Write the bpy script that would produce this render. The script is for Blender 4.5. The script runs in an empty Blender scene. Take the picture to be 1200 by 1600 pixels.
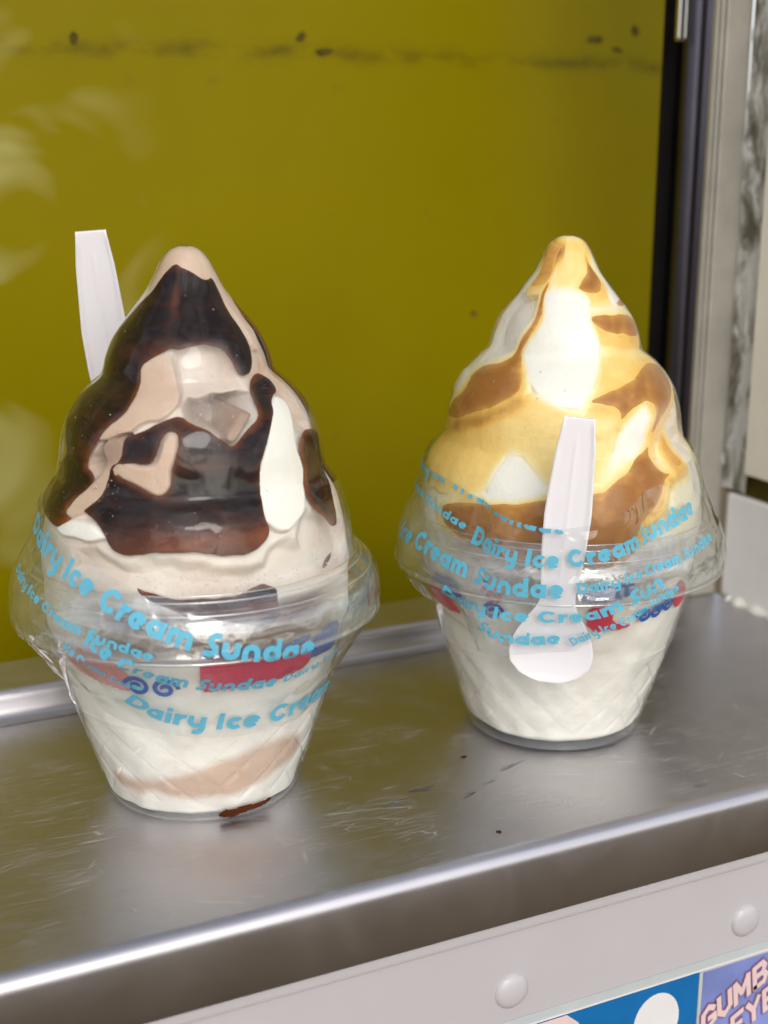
import bpy, math, random
import numpy as np
from mathutils import Vector

# ------------------------------------------------------------------ camera, world, sun, exposure
sc = bpy.context.scene
S = 0.001                                   # data below is in millimetres
cam = bpy.data.cameras.new('camera'); cam_ob = bpy.data.objects.new('camera', cam)
sc.collection.objects.link(cam_ob); sc.camera = cam_ob
cam.sensor_fit = 'VERTICAL'; cam.sensor_height = 36.0; cam.lens = 2100.0 / 1600.0 * 36.0
cam.clip_start = 0.02; cam.clip_end = 400.0
cam_ob.location = (0, 0, 178 * S)
cam_ob.rotation_euler = (math.radians(90 - 15.06), 0, math.radians(64.5 - 90))
cam.dof.use_dof = True; cam.dof.focus_distance = 0.372; cam.dof.aperture_fstop = 10.5

SUN_AZ, SUN_EL = 258.0, 34.0                # direction the light comes from (degrees, from +X anticlockwise)
w = bpy.data.worlds.new('World'); sc.world = w; w.use_nodes = True
nt = w.node_tree; bg = nt.nodes['Background']
sky = nt.nodes.new('ShaderNodeTexSky'); sky.sky_type = 'NISHITA'; sky.sun_disc = False
sky.sun_elevation = math.radians(SUN_EL); sky.sun_rotation = math.radians(90 - SUN_AZ)
sky.air_density = 1.0; sky.dust_density = 2.0; sky.ozone_density = 1.0
hs = nt.nodes.new('ShaderNodeHueSaturation'); hs.inputs['Saturation'].default_value = 0.4
nt.links.new(sky.outputs[0], hs.inputs['Color'])
wtc = nt.nodes.new('ShaderNodeTexCoord'); wn = nt.nodes.new('ShaderNodeTexNoise'); wn.inputs['Scale'].default_value = 3.2; wn.inputs['Detail'].default_value = 5; wn.inputs['Roughness'].default_value = .6  # unseen cloud patches, added to break up reflections in plastic and steel
wr = nt.nodes.new('ShaderNodeValToRGB'); wr.color_ramp.elements[0].position = .40; wr.color_ramp.elements[0].color = (.55, .57, .62, 1)
wr.color_ramp.elements[1].position = .60; wr.color_ramp.elements[1].color = (1.75, 1.72, 1.68, 1)
wm = nt.nodes.new('ShaderNodeMix'); wm.data_type = 'RGBA'; wm.blend_type = 'MULTIPLY'; wm.inputs[0].default_value = 1.0
nt.links.new(wtc.outputs['Generated'], wn.inputs['Vector']); nt.links.new(wn.outputs['Fac'], wr.inputs[0])
nt.links.new(hs.outputs[0], wm.inputs[6]); nt.links.new(wr.outputs[0], wm.inputs[7]); nt.links.new(wm.outputs[2], bg.inputs[0])
bg.inputs[1].default_value = 0.15
sun = bpy.data.lights.new('sun', 'SUN'); sun.energy = 0.6; sun.angle = math.radians(20); sun.color = (1, .965, .92)
sun_ob = bpy.data.objects.new('sun', sun); sc.collection.objects.link(sun_ob)
a, e = math.radians(SUN_AZ), math.radians(SUN_EL)
sun_ob.rotation_euler = Vector((math.cos(a)*math.cos(e), math.sin(a)*math.cos(e), math.sin(e))).to_track_quat('Z', 'Y').to_euler()
vs = sc.view_settings; vs.view_transform = 'Standard'; vs.look = 'None'; vs.exposure = 0.27; vs.gamma = 1.0
vs.use_curve_mapping = False
sc.render.engine = 'CYCLES'
cy = sc.cycles
cy.max_bounces = 8; cy.transparent_max_bounces = 32; cy.glossy_bounces = 4; cy.transmission_bounces = 4
cy.diffuse_bounces = 3; cy.use_denoising = True; cy.sample_clamp_indirect = 3.0; cy.blur_glossy = 0.6
cy.caustics_reflective = True; cy.caustics_refractive = False

# ------------------------------------------------------------------ helpers
col = sc.collection
def mesh_from(name, verts, faces, mat, parent=None, smooth=True, scale=True):
    v = np.asarray(verts, float)
    if scale: v = v * S
    me = bpy.data.meshes.new(name)
    me.from_pydata(v.tolist(), [], [list(map(int, f)) for f in faces]); me.update()
    if smooth: me.polygons.foreach_set('use_smooth', [True] * len(me.polygons))
    if mat: me.materials.append(mat)
    ob = bpy.data.objects.new(name, me); col.objects.link(ob)
    if parent: ob.parent = parent
    return ob
def empty(name, loc, label, cat, group=None):
    o = bpy.data.objects.new(name, None); col.objects.link(o)
    o.location = tuple(c * S for c in loc); o.empty_display_size = .02
    o['label'] = label; o['category'] = cat
    if group: o['group'] = group
    return o
def tag(o, label, cat, group=None):
    o['label'] = label; o['category'] = cat
    if group: o['group'] = group
    return o
def structure(o): o['kind'] = 'structure'; return o
def attr(ob, name, vals):
    at = ob.data.attributes.new(name, 'FLOAT', 'POINT'); at.data.foreach_set('value', np.asarray(vals, np.float32).ravel())
def box(x0, x1, y0, y1, z0, z1, bev=0.0):
    """bevelled box as verts, faces (bev in mm)"""
    import bmesh
    bm = bmesh.new(); bmesh.ops.create_cube(bm, size=1)
    for v in bm.verts:
        v.co = Vector(((x0+x1)/2 + v.co.x*(x1-x0), (y0+y1)/2 + v.co.y*(y1-y0), (z0+z1)/2 + v.co.z*(z1-z0)))
    if bev: bmesh.ops.bevel(bm, geom=bm.edges[:], offset=bev, segments=3, profile=.6, affect='EDGES')
    bm.verts.index_update()
    V = [tuple(v.co) for v in bm.verts]; Fc = [[v.index for v in f.verts] for f in bm.faces]; bm.free()
    return V, Fc
def sweep_x(prof, x0, x1, n=2, close=False):
    """profile of (y, z) points swept along X"""
    xs = np.linspace(x0, x1, n); V = []; Fc = []; m = len(prof)
    for x in xs: V += [(x, y, z) for y, z in prof]
    for i in range(n - 1):
        for j in range(m if close else m - 1):
            j2 = (j + 1) % m
            Fc.append((i*m+j, (i+1)*m+j, (i+1)*m+j2, i*m+j2))
    if close:
        Fc.append(tuple(range(m))[::-1]); Fc.append(tuple((n-1)*m + j for j in range(m)))
    return V, Fc
def fnoise(x, y, z, seed, octs=3):
    """cheap smooth numpy value noise from summed sines (about -1..1)"""
    rs = np.random.RandomState(seed); out = 0; amp = 1; tot = 0
    for o in range(octs):
        acc = 0
        for k in range(5):
            d = rs.normal(size=3); d /= np.linalg.norm(d); f = (1.0 + .5*rs.rand()) * 2**o
            acc = acc + np.sin((x*d[0] + y*d[1] + z*d[2]) * f + rs.rand()*6.28)
        out = out + amp * acc / 2.6; tot += amp; amp *= .5
    return out / tot

# ------------------------------------------------------------------ materials
def new_mat(name):
    m = bpy.data.materials.new(name); m.use_nodes = True
    t = m.node_tree; return m, t, t.nodes['Principled BSDF']
def N(t, typ, **kw):
    n = t.nodes.new(typ)
    for k, v in kw.items():
        if k in n.inputs.keys(): n.inputs[k].default_value = v
        else: setattr(n, k, v)
    return n
def ramp(t, src, stops):
    r = t.nodes.new('ShaderNodeValToRGB'); el = r.color_ramp.elements
    while len(el) < len(stops): el.new(.5)
    for q, (p, c) in zip(el, stops):
        q.position = p; q.color = (c[0], c[1], c[2], 1) if hasattr(c, '__len__') else (c, c, c, 1)
    t.links.new(src, r.inputs[0]); return r
def mixc(t, fac, a_, b_, blend='MIX'):
    m = t.nodes.new('ShaderNodeMix'); m.data_type = 'RGBA'; m.blend_type = blend
    for sock, val in ((m.inputs[0], fac), (m.inputs[6], a_), (m.inputs[7], b_)):
        if hasattr(val, 'links') or hasattr(val, 'is_linked'): t.links.new(val, sock)
        elif hasattr(val, '__len__'): sock.default_value = (val[0], val[1], val[2], 1)
        else: sock.default_value = val
    return m.outputs[2]
def coords(t, scale=(1, 1, 1), rot=(0, 0, 0), kind='Object'):
    tc = t.nodes.new('ShaderNodeTexCoord'); mp = t.nodes.new('ShaderNodeMapping')
    mp.inputs['Scale'].default_value = scale; mp.inputs['Rotation'].default_value = rot
    t.links.new(tc.outputs[kind], mp.inputs[0]); return mp.outputs[0]
def noise(t, vec, scale, detail=3, rough=.55, dist=0):
    n = N(t, 'ShaderNodeTexNoise', Scale=scale, Detail=detail, Roughness=rough, Distortion=dist)
    t.links.new(vec, n.inputs['Vector']); return n.outputs['Fac']
def bump(t, h, strength, dist, normal=None):
    b = N(t, 'ShaderNodeBump', Strength=strength, Distance=dist); t.links.new(h, b.inputs['Height'])
    if normal is not None: t.links.new(normal, b.inputs['Normal'])
    return b.outputs[0]
def math_(t, op, a_, b_=None, clamp=False):
    m = t.nodes.new('ShaderNodeMath'); m.operation = op; m.use_clamp = clamp
    for i, v in enumerate((a_, b_)):
        if v is None: continue
        if hasattr(v, 'is_linked'): t.links.new(v, m.inputs[i])
        else: m.inputs[i].default_value = v
    return m.outputs[0]

def clear_plastic(name, tint=(.97, .98, .98), base=.045, milky=.03, rough=.04, bump_s=.25, bump_scale=140, milky_col=(.85, .85, .84), attr_milky=None):
    m = bpy.data.materials.new(name); m.use_nodes = True; t = m.node_tree; t.nodes.clear()
    out = t.nodes.new('ShaderNodeOutputMaterial')
    tr = N(t, 'ShaderNodeBsdfTransparent'); tr.inputs[0].default_value = (*tint, 1)
    gl = N(t, 'ShaderNodeBsdfGlossy', Roughness=rough); gl.inputs[0].default_value = (1, 1, 1, 1)
    vec = coords(t)
    nz = noise(t, vec, bump_scale, 1, .5, .3)
    bn = bump(t, nz, bump_s, .002); t.links.new(bn, gl.inputs['Normal'])
    lw = N(t, 'ShaderNodeLayerWeight', Blend=.5); t.links.new(bn, lw.inputs['Normal'])
    p5 = math_(t, 'POWER', lw.outputs['Facing'], 4.0)
    fr = math_(t, 'MULTIPLY_ADD', p5, .85); t.nodes[-1].inputs[2].default_value = base
    mk = t.nodes.new('ShaderNodeBsdfDiffuse'); mk.inputs[0].default_value = (*milky_col, 1)
    tl = t.nodes.new('ShaderNodeBsdfTranslucent'); tl.inputs[0].default_value = (*milky_col, 1)
    mm = t.nodes.new('ShaderNodeMixShader'); mm.inputs[0].default_value = .5
    t.links.new(mk.outputs[0], mm.inputs[1]); t.links.new(tl.outputs[0], mm.inputs[2])
    m1 = t.nodes.new('ShaderNodeMixShader')
    t.links.new(tr.outputs[0], m1.inputs[1]); t.links.new(mm.outputs[0], m1.inputs[2])
    m1.inputs[0].default_value = milky; frost = None
    if attr_milky:
        at = N(t, 'ShaderNodeAttribute', attribute_name=attr_milky)
        frost = math_(t, 'ADD', at.outputs['Fac'], milky, True)
        t.links.new(frost, m1.inputs[0])
    m2 = t.nodes.new('ShaderNodeMixShader')
    t.links.new(fr, m2.inputs[0]); t.links.new(m1.outputs[0], m2.inputs[1]); t.links.new(gl.outputs[0], m2.inputs[2])
    t.links.new(m2.outputs[0], out.inputs[0])
    return m
M = {}
M['dome'] = clear_plastic('clear_dome_plastic', base=.022, milky=.004, bump_s=.5, bump_scale=85, attr_milky='frost', milky_col=(.86, .80, .78))
M['flange'] = clear_plastic('clear_flange_plastic', base=.13, milky=.05, bump_s=.45, bump_scale=75, rough=.03)
M['rim'] = clear_plastic('clear_rim_bead', base=.22, milky=.12, bump_s=.1, bump_scale=90)
M['cup'] = clear_plastic('clear_cup_plastic', base=.05, milky=.02, bump_s=.35, bump_scale=110)
M['cup_foot'] = clear_plastic('clear_cup_foot', base=.10, milky=.35, bump_s=.3, bump_scale=110)
M['film'] = clear_plastic('clear_wrap_film', base=.075, milky=.03, bump_s=1.0, bump_scale=130, rough=.06)
M['drop'] = bpy.data.materials.new('water'); M['drop'].use_nodes = True
_p = M['drop'].node_tree.nodes['Principled BSDF']; _p.inputs['Roughness'].default_value = .03; _p.inputs['Transmission Weight'].default_value = 1.0
_p.inputs['IOR'].default_value = 1.33; _p.inputs['Base Color'].default_value = (.93, .95, .95, 1)
M['bubble'] = clear_plastic('bubble_wall', base=.22, milky=.12, bump_s=0, rough=.08)

def cream_mat(name, c0, c1, film=False):
    m, t, p = new_mat(name); vec = coords(t)
    wt = N(t, 'ShaderNodeAttribute', attribute_name='white')
    f = math_(t, 'ADD', wt.outputs['Fac'], math_(t, 'MULTIPLY', math_(t, 'SUBTRACT', noise(t, vec, 60, 5, .6, .8), .5), .55), True)
    c = mixc(t, f, c1, c0)
    if film:
        fl = N(t, 'ShaderNodeAttribute', attribute_name='film')
        f2 = math_(t, 'ADD', fl.outputs['Fac'], math_(t, 'MULTIPLY', math_(t, 'SUBTRACT', noise(t, vec, 160, 5, .65, .4), .5), math_(t, 'MULTIPLY', fl.outputs['Fac'], .7)), True)
        r = ramp(t, f2, [(0, (.84, .81, .72)), (.22, (.88, .71, .30)), (.45, (.85, .52, .115)), (.72, (.45, .19, .045)), (1, (.25, .095, .028))])
        c = mixc(t, f, r.outputs[0], c0)
        c = r.outputs[0]
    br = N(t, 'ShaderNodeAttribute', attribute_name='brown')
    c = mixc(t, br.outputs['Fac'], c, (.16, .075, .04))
    t.links.new(c, p.inputs['Base Color'])
    p.inputs['Roughness'].default_value = .42; p.inputs['Specular IOR Level'].default_value = .35
    p.inputs['Subsurface Weight'].default_value = .25; p.inputs['Subsurface Radius'].default_value = (.004, .003, .002); p.inputs['Subsurface Scale'].default_value = 1.0
    b = bump(t, noise(t, vec, 520, 5, .7), .30, .001)
    t.links.new(bump(t, noise(t, vec, 55, 3, .5), .35, .003, b), p.inputs['Normal'])
    return m
M['cream_l'] = cream_mat('soft_serve_twist', (.87, .84, .75), (.60, .43, .31))
M['cream_r'] = cream_mat('soft_serve_vanilla', (.88, .85, .76), (.80, .74, .66), True)

def sauce_mat(name, thick, thin, rough=.16):
    m, t, p = new_mat(name); vec = coords(t)
    th = N(t, 'ShaderNodeAttribute', attribute_name='thin')
    f = math_(t, 'ADD', math_(t, 'MULTIPLY', th.outputs['Fac'], 1.0), math_(t, 'MULTIPLY', math_(t, 'SUBTRACT', noise(t, coords(t, (1, 1, 3)), 95, 5, .65, .8), .5), math_(t, 'MULTIPLY_ADD', th.outputs['Fac'], 1.2)), True)
    t.nodes[-1]
    c = mixc(t, f, thick, thin)
    t.links.new(c, p.inputs['Base Color']); p.inputs['Roughness'].default_value = rough
    p.inputs['Specular IOR Level'].default_value = .05
    t.links.new(bump(t, noise(t, vec, 120, 3, .5), .15, .001), p.inputs['Normal'])
    return m
M['choc'] = sauce_mat('chocolate_sauce', (.008, .003, .002), (.19, .05, .012))
M['caramel'] = sauce_mat('caramel_sauce', (.33, .135, .033), (.68, .36, .09), .22)

def plain(name, c, rough=.5, metal=0, spec=.5, nscale=0, namp=.1, bump_s=0, sss=0):
    m, t, p = new_mat(name); p.inputs['Base Color'].default_value = (*c, 1)
    p.inputs['Roughness'].default_value = rough; p.inputs['Metallic'].default_value = metal; p.inputs['Specular IOR Level'].default_value = spec
    if nscale:
        vec = coords(t); n = noise(t, vec, nscale, 5, .6)
        dark = tuple(max(0, q * (1 - namp)) for q in c); lite = tuple(min(1, q * (1 + namp)) for q in c)
        r = ramp(t, n, [(.3, dark), (.7, lite)]); t.links.new(r.outputs[0], p.inputs['Base Color'])
        if bump_s: t.links.new(bump(t, n, bump_s, .001), p.inputs['Normal'])
    if sss:
        p.inputs['Subsurface Weight'].default_value = sss; p.inputs['Subsurface Radius'].default_value = (.002, .002, .002); p.inputs['Subsurface Scale'].default_value = 1
    return m
def ink(name, c, alpha=.92):
    m, t, p = new_mat(name); p.inputs['Base Color'].default_value = (*c, 1); p.inputs['Roughness'].default_value = .35
    p.inputs['Alpha'].default_value = alpha
    n = noise(t, coords(t), 500, 3, .6)
    r = ramp(t, n, [(.25, alpha - .25), (.45, alpha)]); t.links.new(r.outputs[0], p.inputs['Alpha'])
    return m
M['cyan'] = ink('cyan_print', (.10, .44, .60), .95)
M['blue'] = ink('blue_print', (.01, .085, .36), .97)
M['red'] = ink('red_print', (.55, .012, .05), .97)
M['pink'] = ink('pink_print', (.62, .20, .18), .7)
M['spoon'] = plain('white_spoon_plastic', (.80, .775, .79), .22, 0, .5, 30, .02, sss=.3)

def steel_mat():
    m, t, p = new_mat('scratched_stainless_steel'); p.inputs['Metallic'].default_value = 1.0
    vec = coords(t)
    big = noise(t, vec, 9, 4, .6)
    brush = noise(t, coords(t, (14, 420, 14), (0, 0, .12)), 3.2, 4, .65)
    brush2 = noise(t, coords(t, (30, 600, 20), (0, 0, -1.05)), 2.2, 4, .7)
    smudge = noise(t, vec, 38, 5, .65, 1.2)
    c = ramp(t, big, [(.3, (.46, .45, .49)), (.7, (.57, .555, .59))])
    c2 = mixc(t, math_(t, 'MULTIPLY', smudge, .30), c.outputs[0], (.52, .495, .47))
    t.links.new(c2, p.inputs['Base Color'])
    r1 = math_(t, 'MULTIPLY_ADD', smudge, .20); t.nodes[-1].inputs[2].default_value = .23
    r2 = math_(t, 'ADD', r1, math_(t, 'MULTIPLY', brush, .10))
    # sparse long scratches: thin voronoi cell borders in stretched space
    def scratches(scale, rot, thr):
        v = N(t, 'ShaderNodeTexVoronoi', feature='DISTANCE_TO_EDGE', Scale=1.0)
        mp = coords(t, scale, (0, 0, rot))
        d = N(t, 'ShaderNodeVectorMath', operation='ADD')
        nn0 = N(t, 'ShaderNodeTexNoise', Scale=20.0); t.links.new(vec, nn0.inputs['Vector'])
        nn = N(t, 'ShaderNodeVectorMath', operation='SCALE'); nn.inputs['Scale'].default_value = .12; t.links.new(nn0.outputs['Color'], nn.inputs[0])
        t.links.new(mp, d.inputs[0]); t.links.new(nn.outputs[0], d.inputs[1])
        t.links.new(d.outputs[0], v.inputs['Vector'])
        s = ramp(t, v.outputs['Distance'], [(0, 1), (thr, 0)]).outputs[0]
        gate = ramp(t, noise(t, vec, 45 + 30*abs(rot), 2), [(.50, 0), (.66, 1)]).outputs[0]
        return math_(t, 'MULTIPLY', s, gate)
    s1 = scratches((12, 160, 12), .75, .012); s2 = scratches((10, 190, 10), -.9, .010); s3 = scratches((6, 120, 6), .2, .008)
    s4 = scratches((34, 420, 34), .95, .02); s5 = scratches((40, 380, 40), .5, .02); s6 = scratches((30, 460, 30), -.55, .02)
    upn = N(t, 'ShaderNodeSeparateXYZ'); geo = N(t, 'ShaderNodeNewGeometry'); t.links.new(geo.outputs['True Normal'], upn.inputs[0])
    flatm = ramp(t, upn.outputs['Z'], [(.9, 0), (.98, 1)]).outputs[0]
    ss = s1
    for q_ in (s2, s3, s4, s5, s6): ss = math_(t, 'MAXIMUM', ss, q_)
    ss = math_(t, 'MULTIPLY', ss, flatm)
    c3 = mixc(t, math_(t, 'MULTIPLY', ss, .6), c2, (.78, .75, .74)); t.links.new(c3, p.inputs['Base Color'])
    t.links.new(math_(t, 'ADD', r2, math_(t, 'MULTIPLY', ss, .25), True), p.inputs['Roughness'])
    n1 = bump(t, brush, .06, .0003); n2 = bump(t, brush2, .05, .0003, n1); n3 = bump(t, ss, .30, .0003, n2)
    n4 = bump(t, noise(t, vec, 16, 2), .05, .003, n3)
    t.links.new(n4, p.inputs['Normal'])
    return m
M['steel'] = steel_mat()

def yellow_mat():
    m, t, p = new_mat('yellow_board'); vec = coords(t)
    n = noise(t, vec, 7, 4, .6)
    c = ramp(t, n, [(.3, (.180, .143, .0002)), (.7, (.205, .163, .0003))]).outputs[0]
    # pale reflections painted into the colour towards the left, marks along the seam
    refl_ = ramp(t, noise(t, coords(t, (1, 1, 1.1)), 15, 2, .5, 1.0), [(.50, 0), (.74, 1)]).outputs[0]
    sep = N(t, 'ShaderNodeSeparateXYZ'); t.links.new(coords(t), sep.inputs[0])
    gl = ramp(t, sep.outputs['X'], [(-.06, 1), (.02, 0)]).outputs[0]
    c = mixc(t, math_(t, 'MULTIPLY', math_(t, 'MULTIPLY', refl_, gl), .5), c, (.50, .47, .22))
    d = ramp(t, noise(t, vec, 60, 4, .65), [(.66, 0), (.75, 1)]).outputs[0]
    c = mixc(t, math_(t, 'MULTIPLY', d, .25), c, (.10, .075, .02))
    bz = math_(t, 'ABSOLUTE', math_(t, 'SUBTRACT', math_(t, 'ADD', sep.outputs['Z'], math_(t, 'MULTIPLY', noise(t, vec, 22, 4, .6), .012)), .1625))
    band = math_(t, 'MULTIPLY', ramp(t, bz, [(0, 1), (.0045, 0)]).outputs[0], ramp(t, noise(t, coords(t, (1, 1, 2)), 26, 4, .65), [(.42, 0), (.62, 1)]).outputs[0])
    c = mixc(t, math_(t, 'MULTIPLY', band, .7), c, (.045, .034, .006))
    t.links.new(c, p.inputs['Base Color']); p.inputs['Roughness'].default_value = .3; p.inputs['Specular IOR Level'].default_value = .06
    t.links.new(bump(t, noise(t, vec, 12, 2), .2, .004), p.inputs['Normal'])
    return m
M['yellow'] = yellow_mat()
M['grime'] = plain('dark_grime', (.075, .056, .008), .8, 0, .1, nscale=200, namp=.4)
M['frame_steel'] = plain('painted_frame_metal', (.38, .36, .31), .45, .3, .5, 40, .15, .1)
M['chrome'] = plain('polished_trim', (.62, .60, .60), .16, 1.0, .5, 30, .08)
M['dark_bar'] = plain('dark_polished_bar', (.10, .092, .12), .3, 1.0, .5, 30, .1)
M['black'] = plain('black_rubber', (.005, .0045, .004), .7, 0, .12, nscale=60, namp=.3)
def peel_mat():
    m, t, p = new_mat('peeling_paint_seal'); n = noise(t, coords(t, (1, 1, .35)), 120, 5, .65, .6)
    r = ramp(t, n, [(.36, (.10, .085, .055)), (.47, (.30, .28, .23)), (.55, (.60, .585, .54)), (.8, (.68, .66, .61))])
    t.links.new(r.outputs[0], p.inputs['Base Color']); p.inputs['Roughness'].default_value = .7
    t.links.new(bump(t, n, .5, .001), p.inputs['Normal']); return m
M['peel'] = peel_mat()
M['white_paint'] = plain('white_van_paint', (.47, .445, .455), .35, 0, .5, 25, .03, .05)
M['reveal_paint'] = plain('white_reveal_paint', (.84, .83, .81), .4, 0, .5, 30, .05, .05)
M['cream_paint'] = plain('cream_painted_panel', (.84, .79, .68), .4, 0, .5, 30, .05, .05)
M['rivet'] = plain('white_rivet_plastic', (.50, .475, .485), .3, 0, .5, 60, .03)
M['st_blue'] = plain('sticker_blue', (.004, .13, .36), .3, nscale=80, namp=.06)
M['st_white'] = plain('sticker_white', (.70, .69, .68), .3, nscale=80, namp=.03)
M['st_violet'] = plain('sticker_violet', (.20, .25, .55), .3, nscale=22, namp=.35)
M['st_pink'] = plain('sticker_pink', (.72, .54, .52), .3, nscale=60, namp=.06)
M['st_dark'] = plain('sticker_outline', (.22, .10, .22), .35, nscale=60, namp=.06)
M['st_edge'] = plain('sticker_edge', (.46, .50, .50), .25, nscale=60, namp=.06)
M['paving'] = plain('paving', (.15, .105, .05), .85, 0, .3, 3, .25)
M['silicone'] = plain('white_sealant', (.78, .77, .70), .5, nscale=120, namp=.08, bump_s=.5)

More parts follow.
